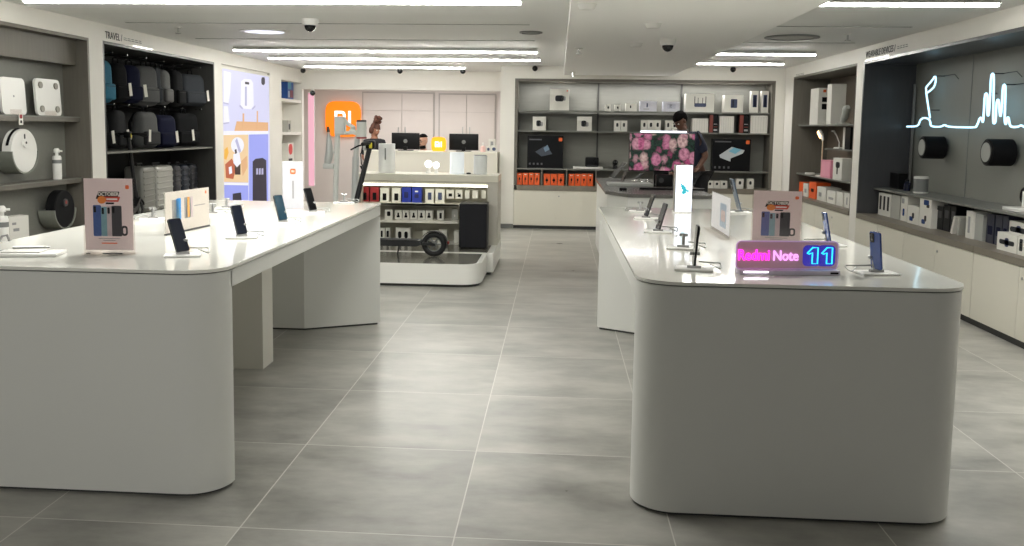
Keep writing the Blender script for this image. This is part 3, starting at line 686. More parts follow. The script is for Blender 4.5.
cback('white ribbed carton right of the man\'s shoulder', 692, 118.5, 708.5, 132, Z2, lines, group=G2, d=.2)
cback('dark red and black carton between two white ribbed cartons, left one', 709, 114.5, 718.7, 132, Z2, spine, body=CARDB, group=G2, d=.2)
cback('white ribbed carton in the middle between the two dark red cartons', 719.2, 116.3, 734.3, 132, Z2, lines, group=G2, d=.2)
cback('dark red and black carton near the right end of the middle back shelf', 739, 114.5, 749.6, 132, Z2, spine, body=CARDB, group=G2, d=.2)
cback('white ribbed carton at the right end of the middle back shelf', 750.2, 115.7, 768, 132, Z2, lines, group=G2, d=.2)
bl = mat('glow_print_blue', (112, 136, 160), .4)
b = MB(); a = AY(527, 168.5, YB+.1); e = AY(563.5, 136, YB+.1); w, h = e.x-a.x, e.z-Z3
b.box(-w/2, 0, 0, w/2, .16, h, 0); b.plate([(-w*.28, h*.5), (-.02*w, h*.68), (w*.12, h*.56), (w*.2, h*.44), (-.1*w, h*.36)], -.0015, 0, 1); b.plate([(-w*.05, h*.62), (w*.06, h*.72), (w*.12, h*.58), (0, h*.5)], -.0025, 0, 2)
b.plate(rect(-w*.45, h*.86, -w*.1, h*.9), -.0015, 0, 3); b.plate(squircle(w*.42, h*.89, .03, 16), -.0015, 0, 4)
for i in range(4): b.plate(rect(-w*.45+w*.11*i, h*.1, -w*.4+w*.11*i, h*.16), -.0015, 0, 3)
tag(place(b.build('carton', [CARDB, mat('print_slate', (58, 66, 78), .4), bl, mat('print_dim', (88, 88, 92), .4), MIOR]), ((a.x+e.x)/2, YB+.1, Z3)), 'large black carton with a glowing shape on the left of the lower back shelf', 'box', 'large black cartons')
b = MB(); a = AY(712, 171, YB+.1); e = AY(751, 139.5, YB+.1); w, h = e.x-a.x, e.z-Z3
b.box(-w/2, 0, 0, w/2, .16, h, 0); b.plate([(-w*.32, h*.5), (0, h*.76), (w*.34, h*.66), (w*.3, h*.56), (-.02*w, h*.4), (-.02*w, h*.3), (-w*.3, h*.42)], -.0015, 0, 1); b.plate([(-w*.08, h*.62), (w*.06, h*.74), (w*.26, h*.68), (w*.1, h*.54)], -.0025, 0, 2)
b.plate(rect(-w*.45, h*.9, -w*.02, h*.94), -.0015, 0, 3); b.plate(squircle(w*.42, h*.91, .03, 16), -.0015, 0, 4)
for i in range(4): b.plate(rect(-w*.45+w*.12*i, h*.08, -w*.4+w*.12*i, h*.15), -.0015, 0, 3)
tag(place(b.build('carton', [CARDB, mat('print_silver', (186, 192, 196), .4), mat('print_cyan', (120, 184, 206), .4), MATS['print_dim'], MIOR]), ((a.x+e.x)/2, YB+.1, Z3)), 'large black carton with a silver box picture right of the man', 'box', 'large black cartons')
# small black device on white pad
a = AY(573, 168.5, YB+.12); e = AY(603, 168.5, YB+.12)
tag(place(MB().rbox(-(e.x-a.x)/2, -.08, 0, (e.x-a.x)/2, .14, .03, .006).build('white_pad', WPLAS), ((a.x+e.x)/2, YB+.16, Z3)), 'thin white pad under the black device on the lower back shelf', 'pad')
a = AY(585, 168, YB+.12); e = AY(599, 158.5, YB+.12)
t = thing('projector', 'small black box-shaped device on the thin white pad on the back shelf', 'projector', ((a.x+e.x)/2, YB+.14, Z3+.03)); w = (e.x-a.x)/2
MB().rbox(-w, -.02, 0, w, .16, .155, .02).build('body', BLACK, t); MB().cyl((w*.3, -.02, .09), (w*.3, -.03, .09), .035).build('lens', BLACKG, t); MB().box(-w*.8, -.022, .02, w*.8, -.0195, .03).build('grille', DGREY, t)
# orange cartons at the bottom, with dividers of the worktop cubby
oi = [(.36, .4, .64, .62, BLACK, .4), (.42, .22, .5, .42, BLACK, .2), (.3, .84, .7, .9, PWHI)]
oj = [(.28, .34, .72, .56, BLACK, .45), (.44, .2, .56, .7, BLACK, .4)]
def orow(n, x0, x1, y0, y1, pr, where):
    for i in range(n):
        xa, xb = x0+(x1-x0)*i/n, x0+(x1-x0)*(i+1)/n-.3
        o = ('first', 'second', 'third', 'fourth')[i]
        cback('%s orange carton from the left in the %s group under the lower back shelf' % (o, where), xa, y0, xb, y1, Z4, pr, body=ORANGE, group='orange cartons on the back worktop', d=.15)
orow(4, 516.8, 540, 173, 186, oi, 'left'); orow(3, 543.5, 564.5, 174, 186, oj, 'middle'); orow(4, 568.5, 593.5, 174, 186, oi, 'right')
for l, x in (('grey divider between the left and middle orange cartons', 541.6), ('grey divider between the middle and right orange cartons', 566.4), ('grey divider right of the orange cartons', 596)):
    X = AY(x, 180, YB+.04).x
    tag(place(MB().box(-.012, 0, 0, .012, .36, Z3-BZ-.024).build('shelf_divider', WOOD), (X, YB+.03, BZ)), l, 'divider', 'cubby dividers')
row(['left small white carton beside the flyer holder on the back worktop', 'middle small white carton beside the flyer holder on the back worktop', 'right small white carton beside the flyer holder on the back worktop'], (706.6, 713.4, 720.3, 727.5), 181, 190.5, Z4, dev, G4)
cback('small white carton with a black gadget, left of the pair under the big black carton', 736, 179, 743.7, 190.5, Z4, dev, group=G4)
cback('small white carton with a black gadget, right of the pair under the big black carton', 746.7, 179, 754, 190.5, Z4, dev, group=G4)

# ================================================================ RIGHT NICHE WITH NEON TUBES
NX = XR+D1
CY = glow('neon_tube_white', (180, 226, 246), 2.0)
XN = NX-.10
def np(x, y): p = AX(x, y, XN); return (p.x, p.y, p.z)
def smooth(pts, n=3):
    for _ in range(n):
        q = [pts[0]]
        for a, b in zip(pts, pts[1:]):
            a, b = Vector(a), Vector(b); q += [tuple(a*.75+b*.25), tuple(a*.25+b*.75)]
        q.append(pts[-1]); pts = q
    return pts
f1 = [(907, 126.5), (916, 126.5), (919, 124.5), (920, 120), (924, 117.5), (929, 119), (930.5, 122), (930.5, 126.5), (941, 127), (944.5, 124.5), (948, 127), (972, 127.5), (976, 127)]
f2 = [(930, 118), (925.6, 89), (927, 86), (932.5, 80), (935.2, 75.5), (936, 80), (934.5, 86.5), (931, 90), (926.2, 93.5)]
f3 = [(976, 127), (978, 123), (980, 117.5), (981.5, 118), (983, 124), (984, 110), (984.8, 95), (986.2, 93), (987.6, 95), (987.4, 108), (987.6, 116.5), (989, 114), (990.2, 95), (991, 76), (992.6, 73), (994, 76), (993.4, 100), (993, 122), (994.3, 124), (995.8, 121), (996.2, 105), (997.4, 99), (999, 101), (999.6, 112), (1000.6, 118), (1002, 105), (1002.8, 87), (1004.3, 84), (1005.6, 87), (1005, 105), (1004.6, 122), (1006, 125), (1007, 118), (1008.5, 117), (1009.5, 124), (1011, 127), (1018, 127), (1021, 125), (1026, 128), (1040, 129)]
t = thing('neon_skyline', 'white neon tube drawing of towers and a flame on the right niche wall', 'neon sign', (0, 0, 0))
for f in (f1, f3): MB().tube(smooth([np(*q) for q in f], 2), .010, 8).build('neon_tube', CY, t)
MB().tube(smooth([np(*q) for q in f2], 1), .010, 8).build('neon_tube', CY, t)
b = MB()
for q in ((912, 126.5), (930, 110), (935.4, 76), (986, 93.5), (992.6, 73.5), (1004, 84.5), (965, 127), (1014, 127)):
    a = Vector(np(*q)); MB().cyl(a+Vector((.01, 0, 0)), (NX, a.y, a.z), .005, n=6).build('stand_off', DGREY, t)
b = MB()
for q in ((935.4, 76), (992.6, 73.5), (1004, 84.5)):
    a = Vector(np(*q)); b.tube([(a.x+.01, a.y, a.z), (a.x+.085, a.y-.05, a.z), (NX-.006, a.y-.25, a.z+.005), (NX-.006, a.y-.35, a.z-.05)], .003, 6)
b.build('power_cable', BLACK, t)
m = MB()
for x in (971.5, 914.5+60):
    pass
p = AX(971.5, 90, NX-.001)
tag(place(MB().box(-.004, -.006, CT, .001, .006, NT-.04).build('panel_joint', MGREY), (NX-.0005, p.y, 0)), kind='structure'); bpy.data.objects['panel_joint'].name = 'trim_8'
# black cylinder speakers on the wall
def wall_cyl(label, x0, x1, yc, rpx, rad):
    c = AX((x0+x1)/2, yc, NX-.14); t = thing('wall_speaker', label, 'speaker', (NX, c.y, c.z), -PI/2, 'black drum speakers on the wall')
    b = MB(); b.cyl((0, -.03, 0), (0, -.235, 0), rad, n=32); b.build('drum', BLACKM, t)
    b = MB(); b.cyl((0, -.235, 0), (0, -.245, 0), rad*.95, rad*.9, 32); b.build('front_rim', BLACK, t)
    MB().cyl((0, -.245, 0), (0, -.25, 0), rad*.72, n=32).build('speaker_cone', LGREY, t)
    MB().cyl((0, 0, 0), (0, -.03, 0), .03, n=12).cyl((0, 0, 0), (0, -.01, 0), .06, n=16).build('bracket', DGREY, t)
wall_cyl('black drum speaker on the niche wall, under the neon flame', 920, 944, 147.5, 10, .118)
wall_cyl('black drum speaker on the niche wall, under the neon towers', 984, 1012, 152.5, 12, .122)
# long shelf
_p = AY(873.5, 187.5, RN1[1]-.031); SZ = _p.z; SHX = _p.x
t = thing('wall_shelf', 'long slim grey shelf under the neon tubes', 'shelf', (0, 0, 0))
m = MB(); m.box(SHX, 5.031, SZ-.02, NX-.001, RN1[1]-.031, SZ); m.build('board', SHELFG, t)
MB().box(NX-.03, 5.031, SZ-.05, NX-.001, RN1[1]-.031, SZ-.0205).build('rail', DGREY, t)
p = AX(912, 150, NX-.02)
tag(place(MB().box(-.012, -.012, 0, .012, .012, 1.2).build('steel_post', STEEL), (NX-.03, p.y, SZ)), 'thin steel post standing on the long shelf at the niche corner', 'post')
def onx(x, y, X): return AX(x, y, X)
XS = (SHX+NX)/2-.02
a = onx(888, 186, XS); e = onx(899, 173.5, XS)
carton('square black box on the far end of the long shelf', (XS, (a.y+e.y)/2, SZ), -PI/2, abs(a.y-e.y), e.z-SZ, .1, [(.1, .05, .9, .08, DGREY)], body=BLACK, name='black_box')
c = onx(907, 189, XS)
t = thing('glass_bottle', 'small dark blue bottle on the long shelf beside the white drum speaker', 'bottle', (XS, c.y, SZ))
MB().lathe([(0, 0), (.035, 0), (.037, .01), (.037, .085), (.02, .1), (.016, .105)], n=20).build('body', mat('dark_blue_bottle', (20, 24, 50), .12), t); MB().lathe([(0, .105), (.018, .105), (.018, .125), (0, .125)], n=16).build('cap', BLACK, t)
c = onx(920.5, 191, XS)
t = thing('desktop_speaker', 'white and grey drum speaker on the long shelf', 'speaker', (XS, c.y, SZ))
MB().lathe([(0, 0), (.072, 0), (.075, .006), (.075, .018), (0, .018)], n=28).build('base_ring', WPLAS, t); MB().lathe([(.073, .018), (.073, .155)], n=28).build('grille', MGREY, t)
MB().lathe([(0, .155), (.075, .155), (.075, .175), (.07, .18), (0, .18)], n=28).build('top_ring', WPLAS, t)
c = onx(1022, 209, XS-.02)
t = thing('watch_stand', 'white watch stand with a black loop at the right edge of the frame', 'stand', (XS, c.y, SZ))
MB().rbox(-.10, -.11, 0, .10, .17, .03, .006).build('base', WPLAS, t); MB().rbox(-.02, -.015, .03, .02, .015, .17, .004).build('post', WPLAS, t)
b = MB(); b.tube([(.0, .02+.05*math.cos(2*PI*i/20), .13+.06*math.sin(2*PI*i/20)) for i in range(20)], .012, 8, closed=True); b.build('watch_loop', BLACK, t)
# cartons on the worktop below
XW = AX(880, 200, 3.75).x; XW = AY(880, 211, RN1[1]-.20).x
def cright(label, x0, y0, x1, y1, X, z, prints=(), body=None, group='cartons under the long shelf', d=.16, tilt=0, **k):
    yc = (y0+y1)/2; a = AX(x0, yc, X); b = AX(x1, yc, X); xm = (x0+x1)/2
    top = AX(xm, y0, X).z
    return carton(label, (X, (a.y+b.y)/2, z), -PI/2+tilt, abs(a.y-b.y)-.003, max(.03, top-z), d, prints, body, group, **k)
cright('white carton with three black slots at the far end of the worktop', 878.5, 193.5, 890.5, 211, XW, CT, [(.1, .25, .25, .88, BLACK), (.42, .25, .57, .88, BLACK), (.74, .25, .89, .88, BLACK)])
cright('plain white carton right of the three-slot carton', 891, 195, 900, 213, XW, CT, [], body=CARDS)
gun = [(.42, .3, .6, .62, BLACK, .3), (.2, .15, .5, .4, BPH, .3)]
cright('white carton with a small blue gadget picture', 901, 196, 907.5, 215, XW, CT, [(.3, .2, .6, .5, BPH, .3), (.1, .7, .5, .9, PRINTG)])
cright('low white carton with a blue and black gun gadget, left of the stack', 907.5, 206, 919, 217, XW-.02, CT, gun)
cright('lower white carton with a blue and black gun gadget', 919.5, 208.5, 931.5, 220, XW-.02, CT, gun)
z_ = AX(925, 208.5, XW-.02).z
cright('white carton with a blue gun gadget stacked on the lower one', 920, 197, 931.5, 208, XW-.02, z_, [(.35, .3, .8, .75, BPH, .3), (.6, .1, .85, .4, BLACK, .3)])
for i, (x0, x1, y0) in enumerate(((936, 943, 206), (943.5, 950, 205), (950.5, 956, 206))):
    cright('%s black carton in the dark row beside the gun gadget cartons' % ('first', 'second', 'third')[i], x0, y0, x1, 228, XW+.04, CT, [(.2, .5, .8, .8, DGREY)], body=CARDB)
def lean(label, x, y, ang, w, h, th, m_, pr=()):
    c = AX(x, y, XW); t = carton(label, (XW, c.y, CT+.002), -PI/2, th, h, w, pr, body=m_, group='slim cartons leaning under the long shelf'); t.rotation_euler = (0, R(ang), -PI/2); return t
lean('slim white carton leaning against the black cartons', 951, 231, 20, .14, .175, .04, CARD)
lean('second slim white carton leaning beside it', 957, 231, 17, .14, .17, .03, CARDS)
cright('upright slim white carton with grey lettering', 966, 211, 973, 234, XW, CT, [(.3, .2, .6, .8, PRINTG)])
cright('upright clear grey carton beside the slim white one', 975, 214, 983, 236, XW+.02, CT, [], body=LGREY)
for i, (x0, x1, y0) in enumerate(((986.5, 994, 214), (995, 1002, 215), (1002.5, 1008, 216))):
    cright('%s dark navy carton left of the white wrist band cartons' % ('first', 'second', 'third')[i], x0, y0, x1, 240, XW+.02, CT, [(.2, .3, .8, .6, NAVYF)], body=mat('navy_card', (26, 30, 48), .4))
wb = [(.12, .36, .88, .62, PRINT, .45), (.4, .25, .6, .75, PRINTB, .3)]
cright('white wrist band carton in front at the right edge of the worktop', 997, 233.5, 1017, 247, XW-.1, CT, wb, d=.12)
cright('white carton with an upright band, at the very right edge of the frame', 1018, 236, 1034, 250, XW-.1, CT, [(.1, .2, .3, .8, PRINT, .2), (.15, .4, .25, .6, PWHI)], d=.12)
cright('upper white wrist band carton at the right edge of the worktop', 1007, 222, 1030, 246, XW+.03, CT, [(.12, .62, .88, .8, PRINT, .45), (.4, .56, .6, .86, PRINTB, .3)], d=.12)

# ================================================================ DESK LAMP NICHE
QX = XR+D2
def shelf_r(label, z, y0, y1, d, th=.018):
    return tag(MB().box(QX-d, y0, z-th, QX-.001, y1, z).build('wall_shelf', SHELFG), label, 'shelf', 'shelves in the desk lamp niche')
XQ = QX-.36
zq1 = AX(828, 124.5, QX-.42).z; zq2 = AX(838, 149, QX-.3).z; zq3 = AX(815, 176, QX-.42).z
shelf_r('top shelf of the desk lamp niche under the white towers', zq1, RN2[0]+.031, RN2[1]-.031, .44)
shelf_r('short middle shelf of the desk lamp niche', zq2, RN2[0]+.031, AX(826, 148, QX-.3).y, .32)
shelf_r('lower shelf of the desk lamp niche under the pink box', zq3, RN2[0]+.031, RN2[1]-.031, .44)
GQ = 'white towers on the top shelf of the desk lamp niche'
def tower(label, x0, xm, x1, y0, slots):
    a = AX(x0, 110, XQ); c = AX(xm, 110, XQ); h = AX(xm, y0, XQ).z-zq1
    t = thing('tower_box', label, 'box', (XQ, (a.y+c.y)/2, zq1), -PI/2, GQ); w = abs(a.y-c.y)/2
    MB().box(-w, 0, 0, w, .19, h).build('carton_body', CARD, t)
    if slots:
        b = MB(); b.box(w-.001, .05, h*.62, w+.002, .16, h*.75); b.box(w-.001, .05, h*.42, w+.002, .16, h*.57); b.build('window', BLACK, t)
        b = MB(); b.box(w-.001, .06, h*.88, w+.003, .1, h*.95); b.build('logo_sticker', MIOR, t)
    return t
tower('white tower box with two black windows on the top right shelf', 810, 818, 826, 88, True)
tower('taller plain white tower box on the top right shelf', 826.5, 831, 845, 84, False)
c = AX(846, 124, XQ)
t = thing('gimbal', 'pale shoe-shaped gadget leaning at the right end of the top shelf', 'gadget', (XQ-.02, c.y, zq1), -PI/2)
b = MB(); b.tube([(-.13, 0, .02), (-.08, 0, .03), (.0, 0, .10), (.06, 0, .2), (.10, 0, .22)], [.02, .03, .045, .05, .03], 10); b.build('body', LGREY, t); MB().rbox(-.16, -.05, 0, .06, .05, .02, .004).build('base', CARDS, t)
# lamps
def desk_lamp(label, loc, rz, h, reach, lit):
    t = thing('desk_lamp', label, 'lamp', loc, rz)
    MB().lathe([(0, 0), (.075, 0), (.075, .012), (.06, .018), (0, .018)], n=24).build('base', WPLAS, t)
    MB().cyl((0, 0, .018), (0, 0, h), .010, n=10).build('pole', WPLAS if not lit else mat('lamp_pole', (214, 190, 160), .3), t)
    hd = MB()
    if lit: hd.tube([(0, 0, h), (.0, 0, h+.02), (-reach*.5, 0, h+.08), (-reach, 0, h+.13)], [.014, .018, .032, .03], 10)
    else: hd.tube([(0, 0, h), (-reach*.4, 0, h+.10), (-reach*.75, 0, h+.16), (-reach, 0, h+.16)], [.008, .009, .014, .012], 8)
    hd.build('lamp_head', WPLAS, t)
    if lit: MB().tube([(-reach*.3, -.012, h+.05), (-reach*.95, -.012, h+.118)], .026, 10).build('light_panel', glow('warm_lamp', (255, 196, 120), 8), t)
    return t
c = AX(821, 176, XQ); desk_lamp('lit warm desk lamp beside the pink box', (XQ, c.y, zq3), -PI/2, .50, .17, True)
c = AX(839, 149.5, QX-.2); desk_lamp('unlit white desk lamp arching over the middle shelf', (QX-.2, c.y, zq2), -PI/2, .08, .36, False)
c1 = AX(820, 175, XQ-.05); c2 = AX(830.5, 175, XQ-.05); zt = AX(825, 160, XQ-.05).z
t = carton('small pink box on the lower shelf of the desk lamp niche', (XQ-.05, (c1.y+c2.y)/2, zq3), -PI/2, abs(c1.y-c2.y)*.9, zt-zq3, .12, [(.1, .1, .9, .9, mat('pink_face', (230, 160, 178), .4))], body=PINK, name='pink_box')
c1 = AX(832, 177, XQ-.04); c2 = AX(842, 178, XQ-.04); zt = AX(837, 158, XQ-.04).z
carton('white carton with a black earphone picture beside the pink box', (XQ-.04, (c1.y+c2.y)/2, zq3), -PI/2, abs(c1.y-c2.y)*.9, zt-zq3, .14, [(.3, .55, .75, .82, BLACK, .45), (.42, .25, .54, .6, BLACK, .2)])
tag(place(MB().rbox(-.06, -.05, 0, .06, .05, .03, .008).build('charger_puck', WPLAS), (XQ-.02, AX(811, 175, XQ).y, zq3)), 'flat white charger at the far end of the lower shelf', 'charger')
c = AX(849, 148, XQ+.1)
carton('upright black carton with white edge on the middle shelf', (QX-.28, AX(846, 149, QX-.28).y, zq2), -PI/2, .30, .29, .2, [(0, 0, .28, 1, CARD, .02)], body=CARDB)
GO = 'cartons under the lower shelf of the desk lamp niche'
XO = QX-.42
for l, x0, x1, y0, bd, pr in (('orange carton at the far left under the lower right shelf', 799, 803, 182, ORANGE, []), ('small white carton between the two orange cartons', 803, 808, 183.5, CARD, [(.3, .3, .7, .6, PRINTG)]),
        ('wide orange carton under the pink box shelf', 809, 816, 182, ORANGE, [(.3, .4, .7, .6, BLACK, .4)]), ('white carton right of the wide orange carton', 817, 826, 187, CARD, [(.2, .3, .5, .6, PRINTG)]),
        ('second white carton right of the orange cartons', 827, 835, 191, CARD, [(.2, .3, .8, .5, PRINTG)]), ('third white carton right of the orange cartons', 836.5, 843, 192, CARD, []), ('white carton nearest the pillar under the lower right shelf', 844, 850, 193, CARD, [(.4, .2, .6, .7, PRINTG)])):
    cright(l, x0, y0, x1, y0+14, XO, CT, pr, bd, GO, d=.2)

# ================================================================ LEFT NICHE : scales and robot vacuums
LXF = XL-.12
def shelf_l(label, ypts, th):
    z = sum(AX(x, y, LXF).z for x, y in ypts)/len(ypts)
    t = thing('wall_shelf', label, 'shelf', (0, 0, 0), 0, 'shelves in the bathroom scale niche')
    MB().box(XL-.259, LN1[0]+.031, z-th, LXF+.02, LN1[1]-.031, z).build('board', WOOD, t)
    MB().box(LXF+.02, LN1[0]+.031, z-.012, LXF+.024, LN1[1]-.031, z).build('edge_strip', SHELFG, t)
    return z
zl1 = shelf_l('upper wood shelf holding the two bathroom scales', ((0, 115.5), (77, 116)), .05)
zl2 = shelf_l('lower wood shelf holding the soap dispenser', ((0, 185.5), (80, 177)), .05)
def scale(label, x0, x1, y0, back):
    a = AX(x0, 97, LXF); b = AX(x1, 97, LXF); top = AX((x0+x1)/2, y0, LXF).z; w = abs(a.y-b.y)/2; h = top-zl1
    t = thing('bathroom_scale', label, 'scale', (LXF-.005, (a.y+b.y)/2, zl1+.004), PI/2, 'bathroom scales on the upper shelf')
    M_ = Matrix.Rotation(-R(3), 4, 'X')
    b = MB(); b.m = M_; b.plate(rr(-w, 0, w, h, .045, 6), 0, .022); b.build('body', WPLAS, t)
    b = MB(); b.m = M_
    if back:
        for sx in (-1, 1):
            for z in (.06, h-.06):
                b = MB(); b.m = M_; b.cyl((sx*w*.62, 0, z), (sx*w*.62, -.012, z), .03, n=16); b.build('rubber_foot', mat('scale_foot', (150, 146, 136), .5), t)
    else:
        b.cyl((0, 0, h*.5), (0, -.001, h*.5), .01, n=12); b.build('indicator', PRINTG, t)
    b = MB(); b.m = M_; b.box(-w*.45, -.012, 0, w*.45, -.003, .045); b.box(-w*.45, -.04, 0, w*.45, -.012, .004); b.build('clear_support', ACR, t)
    return t
scale('plain white bathroom scale on the upper left shelf', 3, 27, 78, False)
scale('white bathroom scale showing its four round feet', 37.5, 62, 79.5, True)
c = AX(21, 118, LXF+.03)
tag(place(carton('tmp', (0, 0, 0), 0, .06, .10, .003, [(.2, .55, .8, .9, RED, .3), (.3, .15, .7, .4, PRINT, .2)], body=TAG, name='price_tag'), (LXF+.03, c.y, c.z-.06), PI/2), 'red and white price tag clipped to the upper shelf', 'price tag')
def robot(label, cx, cy, rx, ry, body, dark):
    c = AX(cx, cy, LXF+.03); top = AX(cx, cy-ry, LXF+.03).z; r = top-c.z
    t = thing('robot_vacuum', label, 'robot vacuum', (LXF+.03, c.y, c.z), PI/2, 'robot vacuums in wall cups')
    b = MB(); b.cyl((0, 0, 0), (0, .085, 0), r, n=48); b.cyl((0, -.006, 0), (0, 0, 0), r*.94, r, 48); b.build('body', body, t)
    b = MB(); b.cyl((0, -.02, r*.35), (0, -.006, r*.35), r*.2, n=24); b.build('sensor_turret', DGREY if dark else WPLAS, t)
    b = MB()
    if dark: b.plate(rr(-.014, r*.28, .014, r*.46, .01), -.022, -.02)
    else: b.plate(rr(-.01, r*.55, .01, r*.78, .008), -.008, -.006); b.cyl((0, -.02, r*.38), (0, -.021, r*.38), .012, n=10)
    b.build('button', mat('dim_red', (140, 40, 30), .4) if dark else DGREY, t)
    if not dark:
        b = MB(); b.tube([(-r*.99*math.cos(R(a_)), .04, r*.99*math.sin(R(a_))) for a_ in range(15, 86, 7)], .014, 6); b.build('bumper_slot', BLACK, t)
    h = thing('wall_cup', 'grey half-round wall cup holding the ' + ('black' if dark else 'white') + ' robot vacuum', 'holder', (LXF+.03, c.y, c.z), PI/2, 'robot vacuum wall cups')
    n = 24; R2 = r+.012; pl = [(R2*math.cos(R(180+180*i/n)), R2*math.sin(R(180+180*i/n))) for i in range(n+1)]
    q = [(r*.99*math.cos(R(180+180*i/n)), r*.99*math.sin(R(180+180*i/n))) for i in range(n+1)]
    b = MB(); b.plate(pl+q[::-1], -.012, .15); b.build('rim', mat('cup_grey', (128, 131, 122), .4), h)
    b = MB(); b.plate([(x*.995, z*.995) for x, z in pl], .088, .15); b.build('cup_back', MGREY, h)
robot('white round robot vacuum mounted upright in a wall cup', 24.5, 151, 13, 22, WPLAS, False)
robot('black round robot vacuum mounted upright in a wall cup', 64.5, 209, 12.5, 18.8, BLACKM, True)
def soap(label, x, ybase, z, X, s=1.0):
    c = AX(x, ybase, X); t = thing('soap_dispenser', label, 'soap dispenser', (X, c.y, z), R(30), 'white soap dispensers')
    MB().lathe([(0, 0), (.034*s, 0), (.036*s, .006), (.036*s, .185*s), (.03*s, .2*s), (0, .2*s)], n=20).build('bottle', WPLAS, t)
    MB().lathe([(.0365*s, .135*s), (.0365*s, .165*s)], n=20).build('band', MGREY, t)
    b = MB(); b.cyl((0, 0, .2*s), (0, 0, .225*s), .014*s, n=12); b.lathe([(0, .225*s), (.024*s, .225*s), (.024*s, .25*s), (.015*s, .262*s), (0, .262*s)], n=16); b.cyl((0, 0, .24*s), (.045*s, 0, .238*s), .008*s, n=8); b.build('pump', WPLAS, t)
soap('white soap dispenser on the lower shelf beside the white robot vacuum', 57.5, 177, zl2, LXF-.02, 1.12)
soap('white soap dispenser at the left edge of the frame behind the desk', 3, 246, CTL, LXF+.02, 1.42)
a = AX(8.5, 230, LXF); e = AX(25.5, 230, LXF); top = AX(17, 216, LXF).z
carton('white upright carton beside the soap dispenser at the left edge', (LXF+.02, (a.y+e.y)/2, CTL), PI/2-R(14), abs(a.y-e.y)*.85, top-CTL, .1, [(.15, .72, .35, .8, PRINTG), (.2, .5, .5, .6, PRINTG)])

# ================================================================ BACKPACK NICHE
BXF = XL-.10
def backpack(label, y0, y1, ztop, zbot, fab, tagged, group, yaw_=0, pocket=None, sx=0):
    w = (y1-y0)/2*.97; h = ztop-zbot
    t = thing('backpack', label, 'backpack', (BXF-.10+sx, (y0+y1)/2, zbot), PI/2+yaw_, group)
    d = .17
    b = MB(); b.rbox(-w, -.06, 0, w, d-.06, h, min(.085, w*.6), 5, scale_top=.84); b.build('body', fab, t)
    b = MB(); b.rbox(-w*.74, -.088, h*.08, w*.74, -.035, h*.46, .025, 3); b.build('front_pocket', pocket or fab, t)
    b = MB(); b.box(-w*.64, -.0895, h*.39, w*.64, -.087, h*.40); b.build('zip', BLACK, t)
    b = MB(); b.tube([(-.045, .03, h-.02), (-.035, .03, h+.045), (0, .03, h+.06), (.035, .03, h+.045), (.045, .03, h-.02)], .010, 8); b.build('top_handle', BLKF, t)
    for s_ in (-1, 1):
        MB().tube([(s_*w*.4, .10, h*.95), (s_*w*.55, .15, h*.7), (s_*w*.55, .15, h*.35), (s_*w*.7, .10, h*.08)], .016, 8).build('shoulder_strap', BLKF, t)
    if tagged:
        b = MB(); x = w*tagged; b.m = Matrix.Translation((x, -.103, h*.34)) @ Matrix.Rotation(R(-8 if tagged > 0 else 4), 4, 'Y'); b.box(-.022, 0, -.07, .022, .002, .07); b.build('hang_tag', TAG, t)
    return t
def yX(x, X=BXF-.12): return AX(x, 110, X).y
zr1, zb1 = AX(155, 66, BXF).z-.01, AX(150, 106, BXF).z
GB = 'backpacks hanging in the upper row'
for l, x0, x1, f, tg, pk in (('teal backpack at the near end of the upper row', 96, 109, TEALF, 0, None), ('black backpack right of the teal one in the upper row', 110.5, 123.5, BLKF, .5, None),
        ('navy backpack in the upper row left of the first grey one', 124.5, 136, NAVYF, .8, None), ('light grey backpack nearer the camera in the upper row', 137, 152, GREYF, 0, None),
        ('slim dark backpack between the two grey ones', 152.5, 156.5, SLATEF, 0, None), ('light grey backpack farther along the upper row', 157, 168, GREYF, 0, mat('grey_fabric_light', (90, 90, 89), .85, noise=.15, sc=60)),
        ('black backpack right of the farther grey one in the upper row', 169, 181, BLKF, 0, None), ('slate backpack with two paper tags at the far end of the upper row', 182.5, 199, SLATEF, .75, None)):
    backpack(l, max(yX(x0), LN2[0]+.06), yX(x1), zr1+rnd.uniform(-.01, .03), zb1+rnd.uniform(.0, .04), f, tg, GB, R(rnd.uniform(-24, 4)), pk)
zr2, zb2 = AX(150, 110, BXF).z-.02, AX(150, 149.5, BXF).z
GB2 = 'backpacks hanging in the lower row'
for l, x0, x1, f, tg, pk, s_ in (('small black backpack at the near end of the lower row', 108, 121, BLKF, .7, None, -.2), ('dark grey sling bag second in the lower row', 124, 135, mat('charcoal_fabric', (32, 33, 35), .85, noise=.2, sc=60), .3, None, -.16), ('backpack with pale grey top in the lower row', 136.5, 153, GREYF, -.5, MATS['charcoal_fabric'], 0),
        ('navy backpack in the lower row', 155, 170, NAVYF, .5, None, 0), ('black backpack at the far end of the lower row', 174, 192, BLKF, .1, None, 0)):
    backpack(l, yX(x0), yX(x1), zr2+rnd.uniform(-.03, .02), zb2+rnd.uniform(.005, .03), f, tg, GB2, R(rnd.uniform(-22, 4)), pk, s_)
def rail(label, z):
    t = thing('hanging_rail', label, 'rail', (XL-.3, (LN2[0]+LN2[1])/2, z), PI/2, 'rails in the backpack niche'); L = (LN2[1]-LN2[0])/2-.035
    MB().cyl((-L, .12, 0), (L, .12, 0), .012, n=10).build('bar', BLACK, t)
    for x in (106, 121, 140, 158, 176, 195):
        yy = yX(x)-(LN2[0]+LN2[1])/2
        b = MB(); b.cyl((yy, .12, 0), (yy, -.16, .01), .006, n=8); b.ball((yy, -.165, .014), .011, 8); b.build('hook', CHROME, t)
rail('upper black rail with chrome hooks', zr1+.075); rail('lower black rail with chrome hooks between the backpack rows', zr2+.05)
zs = zb2+.0
